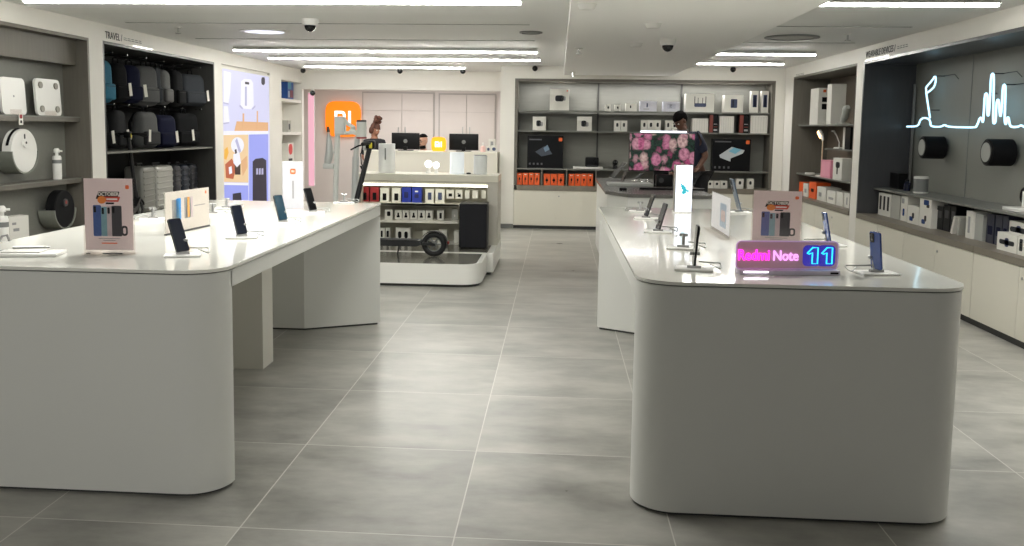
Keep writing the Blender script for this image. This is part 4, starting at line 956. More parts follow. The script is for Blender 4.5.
tag(MB().box(XL-.619, LN2[0]+.031, zs-.02, XL-.03, LN2[1]-.031, zs).build('wall_shelf', SHELFG), 'grey shelf under the lower row of backpacks', 'shelf')
def suitcase(label, x0, x1, h, shell, X, ribs=True):
    a = AX(x0, 190, X).y; e = AX(x1, 190, X).y; w = abs(e-a)/2; d = .24
    t = thing('suitcase', label, 'suitcase', (X, (a+e)/2, CTL), PI/2, 'suitcases under the backpacks')
    b = MB(); b.rbox(-w, 0, .045, w, d, h, min(.04, w*.6), 3)
    b.build('shell', shell, t)
    b = MB(); n = 7
    for i in range(n): z = .1+(h-.16)*i/(n-1); b.rbox(-w*.9, -.006, z-.012, w*.9, .006, z+.012, .005, 1)
    b.build('rib', shell, t)
    MB().box(-w-.001, d*.48, .05, w+.001, d*.52, h-.005).build('zip_seam', BLACK, t)
    MB().tube([(-w*.4, d*.5, h-.01), (-w*.4, d*.5, h+.03), (w*.4, d*.5, h+.03), (w*.4, d*.5, h-.01)], .008, 8).build('carry_handle', DGREY, t)
    for sx in (-1, 1):
        for yy in (.04, d-.04): MB().cyl((sx*w*.7-.01, yy, .024), (sx*w*.7+.01, yy, .024), .0235, n=14).build('wheel', BLACK, t)
suitcase('grey ribbed suitcase standing behind the silver one', 143.5, 156, AX(150, 166, BXF-.1).z-CTL, mat('dull_silver_shell', (132, 132, 126), .4, .2), BXF-.07)
suitcase('large silver ribbed suitcase under the backpacks', 157, 174, AX(165, 166, BXF-.02).z-CTL, SILV, BXF-.07)
for l, x0, x1, m_ in (('charcoal suitcase right of the silver one', 175.5, 182, mat('charcoal_shell', (42, 43, 48), .4)), ('dark navy suitcase between two other dark suitcases', 183.5, 190, mat('navy_shell', (22, 30, 44), .35)), ('dark blue suitcase at the far end of the niche', 191.5, 198, mat('ink_shell', (22, 25, 34), .35))):
    suitcase(l, x0, x1, AX(185, 165, BXF-.06).z-CTL, m_, BXF-.08)

# ================================================================ LIGHT BOX on left wall
y0, y1 = LB; zt = NT-.06; zb = .25
t = thing('light_box', 'tall backlit picture panel of white home gadgets on the left wall', 'light box', (XL-.005, (y0+y1)/2, zb), PI/2)
w = (y1-y0)/2; hh = zt-zb
lb = []
def lm(n, c, e=.84): lb.append(glow('lightbox_'+n, c, e)); return len(lb)-1
kbg = lm('lavender', (214, 214, 243)); kpl = lm('white', (240, 240, 252)); kw = lm('wood', (226, 176, 128)); kf = lm('cream', (238, 206, 160)); kr = lm('terracotta', (190, 96, 62)); kb = lm('periwinkle', (156, 164, 240)); kd = lm('charcoal', (52, 46, 66), .5); ks = lm('shade', (182, 180, 214)); ko = lm('amber', (240, 180, 60)); kwd = lm('dark', (70, 44, 40), .5)
def lp(x, y): p = AX(x, y, XL); return (p.y-(y0+y1)/2, p.z-zb)
b = MB(); b.box(-w+.03, -.001, 0, w-.03, .012, hh, kbg)
def shp(pts, k, o): b.plate([lp(*q) for q in pts], -.001-.0008*o, -.001, k)
sx = lambda x: 210+x/3.41
sy = lambda y: 50+y/3.41
def sh(pts, k, o=1): shp([(sx(x), sy(y)) for x, y in pts], k, o)
sh([(47, 70), (73, 78), (70, 145), (64, 182), (47, 178)], kpl); sh([(47, 190), (62, 192), (68, 245), (47, 250)], kpl); sh([(47, 178), (64, 182), (64, 186), (47, 182)], ks, 2); sh([(47, 248), (66, 246), (66, 250), (47, 253)], ks, 2)
sh([(107, 106), (118, 98), (140, 100), (148, 112), (150, 190), (140, 202), (116, 200), (105, 188)], kpl); sh([(120, 108), (134, 110), (134, 118), (120, 116)], kd, 2); sh([(103, 186), (112, 198), (112, 203), (101, 192)], ks, 2); sh([(144, 200), (155, 188), (155, 194), (146, 204)], ks, 2)
sh([(120, 125), (126, 125), (126, 190), (120, 190)], ks, 2)
sh([(92, 243), (199, 247), (199, 276), (84, 276)], kw, 2); sh([(112, 216), (117, 216), (117, 270), (112, 270)], kw, 3); sh([(160, 208), (164, 208), (164, 270), (160, 270)], kw, 3)
sh([(178, 93), (186, 93), (188, 100), (188, 114), (184, 120), (178, 118), (176, 112), (176, 99)], kd, 2)
sh([(47, 276), (199, 276), (199, 287), (47, 290)], kpl, 3)
sh([(47, 290), (131, 288), (131, 452), (47, 450)], kf, 2); sh([(50, 340), (60, 330), (64, 350), (56, 375), (49, 370)], ko, 3); sh([(52, 390), (75, 370), (90, 400), (80, 440), (55, 436)], kr, 3)
sh([(64, 400), (74, 396), (76, 420), (66, 424)], kpl, 4); sh([(84, 388), (104, 390), (104, 425), (86, 425)], kwd, 4); sh([(106, 380), (126, 360), (128, 400), (112, 430)], kw, 3)
sh([(94+22*math.cos(i*PI/8), 325+28*math.sin(i*PI/8)) for i in range(16)], kpl, 4); sh([(80, 355), (100, 350), (106, 385), (92, 400), (80, 385)], kpl, 5); sh([(92, 300), (106, 345), (100, 352), (86, 310)], ks, 5); sh([(84, 340), (90, 338), (92, 352), (86, 354)], kwd, 6)
sh([(47, 452), (131, 454), (131, 512), (47, 512)], kb, 2); sh([(78, 490), (106, 486), (108, 512), (78, 512)], kd, 3); sh([(47, 452), (131, 454), (131, 462), (47, 460)], kpl, 3)
sh([(134, 288), (199, 286), (199, 515), (134, 515)], kb, 2)
sh([(146, 380), (156, 371), (180, 368), (192, 376), (194, 515), (146, 515)], kd, 3)
for i in range(3): sh([(158+9*i, 404), (164+9*i, 403), (164+9*i, 424), (158+9*i, 425)], ks, 4)
b.build('picture_panel', lb, t)
b = MB(); b.box(-w, -.004, -.01, -w+.03, .03, hh+.02); b.box(w-.03, -.004, -.01, w, .03, hh+.02); b.box(-w+.03, -.004, hh, w-.03, .03, hh+.02); b.build('frame', WHITE, t)
# white niche with shelves
def nshelf(label, x, y):
    z = AX(x, y, XL-.05).z
    return tag(MB().box(XL-.349, LW[0]+.001, z-.05, XL-.02, 15.999, z).build('wall_shelf', WHITE), label, 'shelf', 'white niche shelves'), z
_, zn1 = nshelf('upper white shelf in the narrow white niche', 288, 99); _, zn2 = nshelf('middle white shelf in the narrow white niche', 288, 132)
yn = AX(288, 110, XL-.1).y+.18
carton('blue and red bag-like carton on the upper white niche shelf', (XL-.1, yn-.02, zn1), PI/2, .34, .36, .2, [(.05, .5, .6, .9, mat('teal_print', (60, 140, 170), .4)), (.4, .1, .9, .45, mat('maroon_print', (120, 40, 60), .4)), (.1, .1, .35, .4, mat('light_print', (180, 200, 220), .4))], body=mat('blue_print_card', (40, 80, 150), .4), name='printed_carton')
carton('small grey carton on the middle white niche shelf', (XL-.1, yn-.1, zn2), PI/2, .16, .2, .1, [(.2, .2, .7, .7, PRINT)], body=CARDS)
zz = AX(288, 163, XL-.05).z
tag(MB().box(XL-.349, LW[0]+.001, zz-.05, XL-.02, 15.999, zz).build('wall_shelf', WHITE), 'lower white shelf in the narrow white niche', 'shelf', 'white niche shelves')
t = carton('white carton with a round red picture on the lower white niche shelf', (XL-.1, yn-.02, zz), PI/2, .36, .34, .15, [(.1, .4, .75, .95, mat('round_red', (206, 44, 40), .4), .5), (.1, .08, .7, .2, PRINT)])

# ================================================================ LETTERING over the niches
def header(label, txt, X, pa, pb, rz, size, extra):
    a = AX(*pa, X); b_ = AX(*pb, X); t = thing('niche_lettering', label, 'lettering', (X, (a.y+b_.y)/2, (a.z+b_.z)/2), rz); L = abs(a.y-b_.y)
    if txt: MB().text(txt, size, -.0012, (-L*.5, 0), 0, .001, align='LEFT', width=L*(.5 if len(txt) < 10 else .7), bold=.001).build('letters', mat('lettering_grey', (58, 58, 56), .6), t)
    b = MB()
    for i in range(extra[1]):
        x0 = L*extra[0]+i*extra[2]; b.plate(rect(x0, -.014, x0+extra[2]*.8, -.006), -.002, 0); b.plate(rect(x0, .006, x0+extra[2]*.7, .013), -.002, 0)
    b.build('small_print', mat('lettering_light', (120, 120, 116), .6), t)
    return t
header('dark TRAVEL lettering on the bulkhead above the backpacks', 'TRAVEL /', XL+.003, (105, 34.5), (138, 42), PI/2, .10, (.05, 5, .085))
header('dark lettering on the bulkhead above the neon niche', 'WEARABLE DEVICES /', XR-.003, (866, 54.5), (910, 45.5), -PI/2, .10, (.24, 4, .075))
header('small grey lettering on the bulkhead above the desk lamp niche', '', XR-.003, (795, 76), (806, 73), -PI/2, .1, (-.4, 5, .09))
def edge_led(label, X, pa, pb, rz):
    a = AX(*pa, X); b_ = AX(*pb, X); L = abs(a.y-b_.y)/2
    t = thing('edge_light', label, 'light', (X, (a.y+b_.y)/2, NT-.012), rz); MB().box(-L, -.006, .01, L, .0, .022).build('diffuser', glow('edge_led', (255, 250, 240), 2.5), t); MB().box(-L, -.012, .022, L, 0, .028).build('housing', WPLAS, t)
edge_led('thin white light strip above the backpack niche', XL+.002, (133, 46.5), (152, 49), PI/2); edge_led('thin white light strip above the neon niche', XR-.002, (866, 58.5), (889, 57), -PI/2)

# ================================================================ COUNTER AREA
# tall doors on the far wall
FY = YM-.03
def tall(label, x0, x1, xs, ytop):
    a = AY(x0, 120, FY).x; b_ = AY(x1, 120, FY).x; sx_ = AY(xs, 120, FY).x; zt_ = AY(xs, ytop, FY).z
    t = thing('tall_cupboard', label, 'cupboard', ((a+b_)/2, FY, 0), 0, 'tall cupboards behind the counter'); w = (b_-a)/2; c = sx_-(a+b_)/2
    cw = mat('greige_door', (208, 200, 194), .45, noise=.02)
    MB().box(-w-.03, .004, 0, w+.03, .029, zt_+.03).build('frame', mat('greige_frame', (176, 170, 165), .5), t)
    for x_0, x_1, hx in ((-w, c-.006, c-.07), (c+.006, w, c+.07)):
        d_ = MB().box(x_0, -.016, .05, x_1, .003, zt_-.35).box(x_0, -.016, zt_-.345, x_1, .003, zt_).build('door', cw, t)
        zh = AY(xs, 130, FY).z; MB().box(hx-.008, -.04, zh-.08, hx+.008, -.016, zh+.06).build('handle', STEEL, d_)
tall('tall pale cupboard behind the counter, beside the round-cornered sign', 363.5, 433, 402, 93.5)
tall('tall pale cupboard behind the counter, at the right end', 440, 494.5, 466.5, 95)
c = AY(343, 119, YM-.06); e = AY(360.5, 119, YM-.06); r_ = e.x-c.x
t = thing('logo_sign', 'glowing orange rounded-square wall sign with white letter strokes', 'sign', (c.x, YM-.02, c.z))
b = MB(); b.plate(squircle(0, 0, r_, 48, 4.2), -.06, .02); b.build('sign_body', glow('sign_orange', (255, 128, 8), 1.15), t)
b = MB(); mi_mark(b, -.0, .03, r_*.74, -.06, 0, .012); b.build('letter_strokes', glow('sign_letters', (255, 250, 244), 1.6), t)
# pink light column in the corner
p = AY(311, 140, 16.35)
t = thing('light_column', 'pink-lit vertical light strip left of the orange wall sign', 'light', (p.x, 16.35, 0))
MB().box(-.05, 0, .5, .05, .03, 2.2).build('diffuser', glow('pink_led', (255, 190, 208), .75), t); MB().box(-.06, .03, .48, .06, .05, 2.22).build('housing', WPLAS, t)
# cash desk
CYF = 14.2
zc = AY(430, 151.5, CYF).z
xl = AY(364, 152, CYF).x
t = thing('cash_desk', 'pale cash desk carrying the two monitors', 'counter', ((xl-.955)/2, CYF, 0)); w = (-.955-xl)/2
MB().box(-w, 0, .05, w, .66, zc-.03).build('front_panel', mat('cream_panel', (220, 215, 202), .4, noise=.02), t); MB().box(-w, -.01, zc-.03, w, .68, zc).build('top', CABW, t); MB().box(-w, .04, 0, w, .62, .05).build('plinth', GAP_SHADE, t)
def monitor(label, x0, x1, yt, yb):
    Y = CYF+.35; a = AY(x0, yb, Y); b_ = AY(x1, yt, Y); w = (b_.x-a.x)/2
    t = thing('monitor', label, 'monitor', ((a.x+b_.x)/2, Y, zc), 0, 'monitors on the cash desk'); z0 = max(a.z-zc, .02); h = b_.z-zc
    MB().rbox(-w, 0, z0, w, .035, h, .008).build('screen_back', BLACK, t)
    MB().cyl((0, -.001, (z0+h)/2), (0, -.004, (z0+h)/2), .032, n=20).build('round_badge', MGREY, t)
    MB().box(-.03, -.02, .012, .03, -.001, z0+.05).build('neck', BLACK, t); MB().rbox(-.12, -.06, 0, .12, .12, .012, .004).build('foot', BLACK, t)
monitor('black monitor on the cash desk between the woman and the bearded man', 391.5, 419.5, 133, 150.5)
monitor('black monitor on the cash desk right of the orange lamp', 449, 478.5, 134, 150.5)
a = AY(431.5, 151, CYF+.3); e = AY(446, 137.5, CYF+.3); w = (e.x-a.x)/2
t = thing('logo_lamp', 'small glowing orange rounded-square lamp on the cash desk', 'lamp', ((a.x+e.x)/2, CYF+.3, zc)); h = e.z-zc
b = MB(); b.plate(squircle(0, h/2, w, 40, 4.0), -.04, .04); b.build('lamp_body', glow('lamp_orange', (255, 160, 10), 1.6), t)
b = MB(); mi_mark(b, 0, h/2, w*.75, -.04, 0, .008); b.build('letter_strokes', glow('lamp_letters', (255, 248, 220), 2.2), t)
x = AY(483, 150, CYF+.25).x
t = thing('pump_bottle', 'small pink bottle at the right end of the cash desk', 'bottle', (x, CYF+.25, zc))
MB().lathe([(0, 0), (.04, 0), (.042, .08), (.02, .10), (0, .10)], n=16).build('body', mat('pale_pink', (232, 196, 190), .4), t); MB().lathe([(0, .10), (.012, .10), (.012, .15), (0, .15)], n=10).build('pump', WPLAS, t)
for l, x0, x1, yt in (('small white printed carton beside the pink bottle', 486.3, 490.5, 146), ('white printed carton at the right end of the cash desk', 491, 497, 145.5)):
    a = AY(x0, 150, CYF+.25); e = AY(x1, yt, CYF+.25); carton(l, ((a.x+e.x)/2, CYF+.25, zc), 0, e.x-a.x, e.z-zc, .06, [(.2, .2, .8, .7, PRINTB, .4)], group='small cartons on the cash desk')
a = AY(488.5, 145.5, CYF+.36); e = AY(495.5, 139, CYF+.36)
carton('white square card standing behind the printed cartons on the cash desk', ((a.x+e.x)/2, CYF+.36, zc), 0, e.x-a.x, e.z-zc, .03, [(.3, .4, .7, .8, PRINTG)], group='small cartons on the cash desk')

# ================================================================ KIOSK : platform and gondola
PZ = .235
t = thing('display_platform', 'low white platform with rounded corner carrying the electric scooter', 'platform', (-2.0, 8.9, 0))
def plat(x0, x1, y0, y1, r):
    o = [(x1, y1), (x0, y1), (x0, y0)]
    for i in range(9): a = R(270+90*i/8); o.append((x1-r+r*math.cos(a), y0+r+r*math.sin(a)))
    return o
xr_ = 1.25
MB().prism(plat(-1.1, xr_, 0, .84, .22), .03, PZ, 0, True).prism(plat(-1.1, xr_+.07, .84, 2.1, .02), .03, PZ+.006).build('deck', LAM, t)
MB().prism(plat(-1.1, xr_-.03, .03, .86, .2), 0, .03).prism(plat(-1.1, xr_+.04, .86, 2.06, .02), 0, .03).build('plinth', GAP_SHADE, t)
b = MB(); b.prism(plat(-1.06, xr_-.05, .02, .80, .16), PZ, PZ+.002); b.build('grey_inlay', mat('grey_inlay_top', (120, 118, 110), .15, noise=.08), t)
b = MB(); b.box(-1.06, .88, PZ+.006, xr_-.0, 1.5, PZ+.008); b.build('grey_inlay', MATS['grey_inlay_top'], t)
GY = 10.42; GX0, GX1 = -2.36, -.685; PZ2 = PZ+.008
zgt = AY(430, 174.6, GY).z
t = thing('display_shelving', 'white freestanding shelving full of cartons behind the scooter', 'shelving', (0, GY, 0))
wi = AY(487, 220, GY).x
GP = mat('gondola_grey', (196, 192, 180), .45, noise=.02)
MB().box(GX0, -.02, zgt-.075, GX1, .58, zgt).build('top_slab', mat('gondola_top', (226, 222, 206), .3, noise=.02), t)
MB().box(wi, 0, PZ2, GX1, .58, zgt-.076).build('side_panel', GP, t); MB().box(GX0, 0, PZ2, GX0+.06, .58, zgt-.076).build('side_panel', GP, t)
MB().box(GX0+.061, .36, PZ2, wi-.001, .40, zgt-.076).build('back_panel', mat('gondola_back', (178, 174, 158), .5, noise=.04), t)
zl = AY(430, 184.3, GY).z
MB().box(GX0+.061, .02, zl, wi-.001, .05, zgt-.076).build('header_panel', GP, t)
MB().box(GX0+.061, .012, zl-.025, wi-.001, .05, zl).build('led_strip', glow('gondola_led', (255, 252, 230), 4), t)
wl = AY(458, 220, GY).x
zg1 = AY(430, 203.5, GY+.05).z; zg2 = AY(430, 220.5, GY+.05).z
for z in (zg1, zg2): MB().box(GX0+.061, .02, z-.03, wl, .359, z).build('shelf_board', mat('shelf_white', (232, 229, 216), .35, noise=.02), t)
MB().box(GX0+.061, .02, zg1-.028, wi-.001, .10, zg1-.002).build('shelf_edge', MATS['shelf_white'], t)
YG = GY+.14
def gk(label, x0, x1, y0, z, body, pr, grp, d=.10, hang=None):
    a = AY(x0, 210, YG).x; e = AY(x1, 210, YG).x; top = AY((x0+x1)/2, y0, YG).z
    return carton(label, ((a+e)/2, YG, z), 0, e-a-.006, top-z, d, pr, body, grp)
pv = [(.28, .12, .72, .62, BLACK, .1)]
K1, K2, K3 = 'cartons on the upper shelf of the kiosk', 'cartons on the middle shelf of the kiosk', 'cartons at the bottom of the kiosk'
for l, x0, x1, y0, bd, pr in (('red carton at the left end of the kiosk row, behind the scooter stem', 361, 369, 187, RED, pv), ('second red carton in the kiosk row', 370, 379, 187, RED, pv), ('white carton right of the red ones in the kiosk', 380, 389, 188, CARD, pv), ('white carton left of the blue ones in the kiosk', 391.5, 401, 188, CARD, pv),
        ('left blue carton in the kiosk row', 401.6, 411.2, 187.3, BLUE, [(.25, .3, .7, .7, mat('blue_dark_print', (18, 26, 84), .4), .2)]), ('right blue carton in the kiosk row', 411.8, 421.6, 187.3, BLUE, [(.25, .3, .7, .55, MATS['blue_dark_print'], .2), (.3, .68, .65, .78, CARD)]),
        ('white carton with a slate phone picture right of the blue cartons', 425, 434, 189, CARD, [(.3, .22, .72, .75, PRINTB, .08)]), ('second white carton with a slate phone picture right of the blue cartons', 435, 444.6, 189, CARD, [(.3, .22, .72, .75, PRINTB, .08)])):
    gk(l, x0, x1, y0, zg1, bd, pr, K1)
peg = MB()
for l, x0, x1, y0, pr in (('small white hanging carton with a black square, left one', 446, 454, 190, [(.3, .25, .75, .6, BLACK, .1)]), ('small white hanging carton with a black square, right one', 455, 462.5, 190, [(.35, .2, .75, .5, BLACK, .1), (.3, .55, .5, .65, PRINT)]),
        ('small blank white hanging carton, left of three above the black tower speaker', 464.5, 469.5, 190.5, []), ('small blank white hanging carton, middle of three above the black tower speaker', 472, 478, 190.5, []), ('small blank white hanging carton, right of three above the black tower speaker', 481, 486, 190.5, [])):
    z = AY(x0, 198.5, YG).z; gk(l, x0, x1, y0, z, CARD, pr, K1, d=.05)
    xm = AY((x0+x1)/2, 200, YG).x; peg.cyl((xm, .02, z+.12), (xm, .359, z+.12), .004, n=6)
peg.build('peg_hook', STEEL, t)
gk('white carton with a black figure at the left of the middle kiosk shelf', 384.5, 392.6, 209.5, zg2, CARD, [(.3, .3, .75, .8, BLACK, .3)], K2)
for i in range(5): gk(('first', 'second', 'third', 'fourth', 'fifth')[i]+' of five identical white cartons on the middle kiosk shelf, from the left', 394.5+7.7*i, 402+7.7*i, 210.5, zg2, CARD, [(.28, .2, .72, .42, BLACK, .1), (.38, .4, .62, .75, BLACK, .3)], K2)
gk('white carton with a black remote on the middle kiosk shelf', 437, 444, 210.5, zg2, CARD, [(.35, .15, .7, .75, BLACK, .1)], K2)
gk('pale carton at the right end of the middle kiosk shelf', 451.5, 458, 209, zg2, CARDS, [(.4, .3, .6, .5, CARD)], K2)
for l, x0, x1, y0, pr in (('white carton at the bottom of the kiosk beside the desk corner', 379.5, 385, 228, [(.2, .3, .6, .8, BLACK, .3)]), ('grey carton with a black strap at the bottom of the kiosk', 385.5, 390, 228, [(.2, .3, .8, .8, BLACK, .3)]),
        ('white carton with two black oval pictures above the scooter deck', 395.5, 410.5, 228, [(.16, .25, .4, .75, BLACK, .48), (.6, .25, .84, .75, BLACK, .48)]), ('pale carton partly behind the scooter wheel', 422.5, 428, 231, []), ('white carton right of the scooter wheel top', 438.5, 447.5, 230, [(.2, .5, .8, .6, PRINTG)]), ('pale carton behind the black tower speaker', 454, 459, 231, [])):
    gk(l, x0, x1, y0, PZ2, CARD, pr, K3)
# black tower speaker
a = AY(459, 249, 10.05); e = AY(487, 204, 10.05); w = (e.x-a.x)/2; h = e.z-PZ2
t = thing('tower_speaker', 'tall matt black box speaker on the platform at the kiosk end', 'speaker', ((a.x+e.x)/2, 10.03, PZ2)); 
MB().rbox(-w, .01, .012, w, .32, h, .008).build('cabinet', BLACK, t); MB().box(-w+.008, 0, .02, w-.008, .0095, h-.008).build('grille', mat('navy_black_cloth', (14, 15, 22), .8, noise=.2, sc=90), t)
b = MB()
for sx_ in (-1, 1):
    for y_ in (.04, .28): b.cyl((sx_*w*.8, y_, 0), (sx_*w*.8, y_, .012), .015, n=10)
b.build('foot', BLACK, t)
# on top of the gondola
YT = GY+.3
def gx(x): return AY(x, 172, YT).x
def purifier(label, x0, x1, yt, body, top, slit):
    a, e = gx(x0), gx(x1); h = AY((x0+x1)/2, yt, YT).z-zgt; r = (e-a)/2
    t = thing('air_purifier', label, 'appliance', ((a+e)/2, YT, zgt))
    MB().lathe([(0, 0), (r*.97, 0), (r, .008), (r, h-.008), (r*.97, h), (0, h)], n=32).build('body', body, t)
    if slit: MB().plate(rr(-.008, h*.45, .008, h*.85, .006), -r-.002, -r+.012).build('control_strip', MGREY, t)
    if top: MB().lathe([(r*.5, h), (r*.9, h), (r*.9, h+.006), (r*.5, h+.006)], n=32).build('top_vent', DGREY, t)
    return t
GA = mat('white_appliance', (248, 249, 248), .3, noise=.01)
purifier('tall white cylinder appliance on the kiosk right of the scooter handlebar', 378.7, 395, 143.5, GA, False, True)
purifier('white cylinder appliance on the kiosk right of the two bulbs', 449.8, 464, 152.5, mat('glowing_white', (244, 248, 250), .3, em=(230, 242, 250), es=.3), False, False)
purifier('shorter white cylinder appliance with a dark top vent at the right end of the kiosk', 473.5, 487, 155.5, mat('pale_grey_appliance', (238, 241, 241), .3), True, False)
for l, x, yt, s_ in (('lit round bulb on a clear base, left of the pair on the kiosk', 428.5, 160, 1.0), ('lit round bulb on a clear base, right of the pair on the kiosk', 436.2, 161, .88)):
    t = thing('light_bulb', l, 'lamp', (gx(x), YT, zgt), 0, 'lit bulbs on the kiosk')
    MB().lathe([(0, 0), (.034*s_, 0), (.034*s_, .012), (.024*s_, .02), (.022*s_, .07*s_), (0, .07*s_)], n=20).build('base', WPLAS, t)
    MB().ball((0, 0, .112*s_), .044*s_, 20).build('globe', glow('bulb_glow', (255, 252, 246), 4), t)
t = thing('charging_pebble', 'tiny dark pebble between the two right appliances on the kiosk', 'gadget', (gx(469.5), YT-.1, zgt))
MB().ball((0, 0, .012), (.03, .02, .012), 12).build('body', DGREY, t)

# ---------------------------------------------------------------- scooters
def scooter(label, loc, rz, s=1.0, steer=0):
    t = thing('electric_scooter', label, 'scooter', loc, rz); t.scale = (s, s, s)
    TY = mat('tyre_rubber', (22, 22, 23), .7, noise=.15, sc=40); FR = mat('scooter_black', (30, 31, 33), .4)
    def wheel(x):
        b = MB(); r, tr = .098, .027
        ns, nt_ = 32, 10; vs = []; fs = []
        for i in range(ns):
            for j in range(nt_):
                a, c = 2*PI*i/ns, 2*PI*j/nt_; q = r+tr*math.cos(c); vs.append((x+q*math.cos(a), tr*math.sin(c), .125+q*math.sin(a)))
        for i in range(ns):
            for j in range(nt_): fs.append((i*nt_+j, i*nt_+(j+1) % nt_, ((i+1) % ns)*nt_+(j+1) % nt_, ((i+1) % ns)*nt_+j))
        b.add(vs, fs, 0, True); o = b.build('wheel', TY, t)
        h = MB(); h.cyl((x, -.02, .125), (x, .02, .125), .03, n=20)
        for i in range(6):
            a = 2*PI*i/6; h.cyl((x, 0, .125), (x+.078*math.cos(a), 0, .125+.078*math.sin(a)), .008, n=6)
        h.tube([(x+.076*math.cos(2*PI*i/24), 0, .125+.076*math.sin(2*PI*i/24)) for i in range(24)], .010, 6, closed=True)
        h.build('hub', MGREY, o)
    wheel(0); wheel(.92)
    b = MB(); b.plate([(.13, .12), (.17, .105), (.66, .105), (.74, .15), (.84, .27), (.80, .28), (.70, .185), (.64, .165), (.13, .165)], -.07, .07); b.build('deck', FR, t)
    b = MB(); b.box(.16, -.065, .165, .63, .065, .170); b.build('deck_mat', mat('deck_rubber', (38, 38, 38), .8, noise=.2, sc=60), t)
    b = MB()
    for y_ in (-.05, .05): b.plate([(-.02, .115), (.16, .12), (.16, .155), (-.02, .14)], y_-.008, y_+.008)
    b.build('rear_fork', FR, t)
    b = MB(); b.box(.02, -.0615, .118, .11, -.0585, .132); b.build('side_reflector', mat('amber_reflector', (214, 150, 40), .3), t)
    ft = [(.137*math.cos(R(a_)), .125+.137*math.sin(R(a_))) for a_ in range(35, 196, 10)]
    fi = [(.131*math.cos(R(a_)), .125+.131*math.sin(R(a_))) for a_ in range(35, 196, 10)]
    MB().plate(ft+fi[::-1], -.035, .035).build('rear_fender', FR, t)
    MB().rbox(-.155, -.018, .13, -.132, .018, .16, .004).build('tail_light', mat('tail_red', (120, 24, 22), .3), t)
    fx = .92; ft = [(fx+.137*math.cos(R(a_)), .125+.137*math.sin(R(a_))) for a_ in range(20, 130, 10)]; fi = [(fx+.131*math.cos(R(a_)), .125+.131*math.sin(R(a_))) for a_ in range(20, 130, 10)]
    MB().plate(ft+fi[::-1], -.035, .035).build('front_fender', FR, t)
    b = MB()
    for y_ in (-.05, .05): b.cyl((.92, y_, .125), (.87, y_*.7, .28), .012, n=8)
    b.cyl((.875, -.05, .27), (.875, .05, .27), .018, n=8); b.build('front_fork', FR, t)
    st0, st1 = Vector((.86, 0, .27)), Vector((.65, 0, 1.09))
    MB().cyl(st0, st0.lerp(st1, .12), .034, .03, 16).cyl(st0.lerp(st1, .12), st1, .027, .025, 16).build('stem', FR, t)
    hb = MB(); hb.m = Matrix.Translation((.05, 0, 0)); hb.tube([(.62, -.22, 1.12), (.60, -.12, 1.125), (.59, 0, 1.12), (.60, .12, 1.125), (.62, .22, 1.12)], .013, 8); hb.rbox(.55, -.045, 1.07, .64, .045, 1.15, .015, 2); hb.build('handlebar', BLACK, t)
    for y_ in (-1, 1): MB().cyl((.65, y_*.13, 1.125), (.675, y_*.235, 1.118), .018, n=10).build('grip', mat('grip_rubber', (20, 20, 20), .8), t)
    MB().tube([(.67, -.10, 1.115), (.70, -.14, 1.105), (.76, -.20, 1.075)], .008, 6).build('brake_lever', BLACK, t)
    MB().tube([(.67, .10, 1.115), (.73, .16, 1.10), (.80, .2, 1.06)], .008, 6).build('brake_lever', BLACK, t)
    MB().tube([(.69, -.03, 1.1), (.75, -.02, 1.02), (.74, -.01, .92), (.71, 0, .86)], .006, 6).build('brake_cable', BLACK, t)
    MB().rbox(.685, -.022, 1.05, .72, .022, 1.1, .008).build('headlight', mat('headlight_lens', (190, 190, 186), .2), t)
    MB().box(.62, -.0465, 1.075, .65, -.0445, 1.13).box(.62, .0445, 1.075, .65, .0465, 1.13).build('yellow_sticker', mat('yellow_sticker', (222, 206, 40), .4), t)
    MB().cyl((.36, -.06, .115), (.39, -.11, .002), .008, n=8).build('kickstand', FR, t)
p = AY(434, 258.5, 9.42)
scooter('black electric scooter standing on the white platform', (p.x, 9.42, PZ+.002), PI, 1.06)
q = AX(149, 200, XL-.16)
scooter('black electric scooter standing under the backpacks in the dark niche', (XL-.13, LN2[0]+.28, CTL), PI/2+R(4), .86)

# ---------------------------------------------------------------- stick vacuums
VG = mat('vacuum_grey', (228, 230, 225), .4); VS = mat('vacuum_silver', (202, 205, 202), .35, .1)
VY = 10.05
def vx(x): return AY(x, 150, VY).x
def vz(x, y): return AY(x, y, VY).z
zp = PZ+.008
X0 = vx(338)
t = thing('stick_vacuum', 'pale grey stick vacuum with a looped handle in front of the orange sign', 'vacuum cleaner', (X0, VY, zp))
def L_(x, y): return (vx(x)-X0, vz(x, y)-zp)
x_, z_ = L_(336.5, 124)
MB().tube([L_(335, 200)[:1]+(0, .05), (L_(335.5, 190)[0], 0, L_(335, 190)[1]), (L_(338, 122)[0], 0, L_(338, 122)[1])], [.03, .03, .032], 12).build('wand', VG, t)
a = L_(335, 116.5); e = L_(345.5, 135)
MB().rbox(a[0], -.05, e[1], e[0], .05, a[1], .02, 3).build('motor_head', VG, t)
hp = [L_(343, 118), L_(348, 124), L_(354, 127.5), L_(355, 132.5), L_(346, 133), L_(342.5, 132)]
MB().tube([(x, 0, z) for x, z in hp], .022, 8).build('handle', VG, t)
a = L_(356.5, 120); e = L_(366.5, 137)
MB().cyl(((a[0]+e[0])/2, 0, e[1]), ((a[0]+e[0])/2, 0, a[1]-.02), (e[0]-a[0])/2, n=20).cyl(((a[0]+e[0])/2-.03, 0, e[1]+.03), (L_(350, 130)[0], 0, L_(350, 130)[1]), .03, n=10).build('dust_cup', VG, t)
MB().cyl(((a[0]+e[0])/2, 0, a[1]-.02), ((a[0]+e[0])/2, 0, a[1]), (e[0]-a[0])/2*.95, n=20).build('cap', DGREY, t)
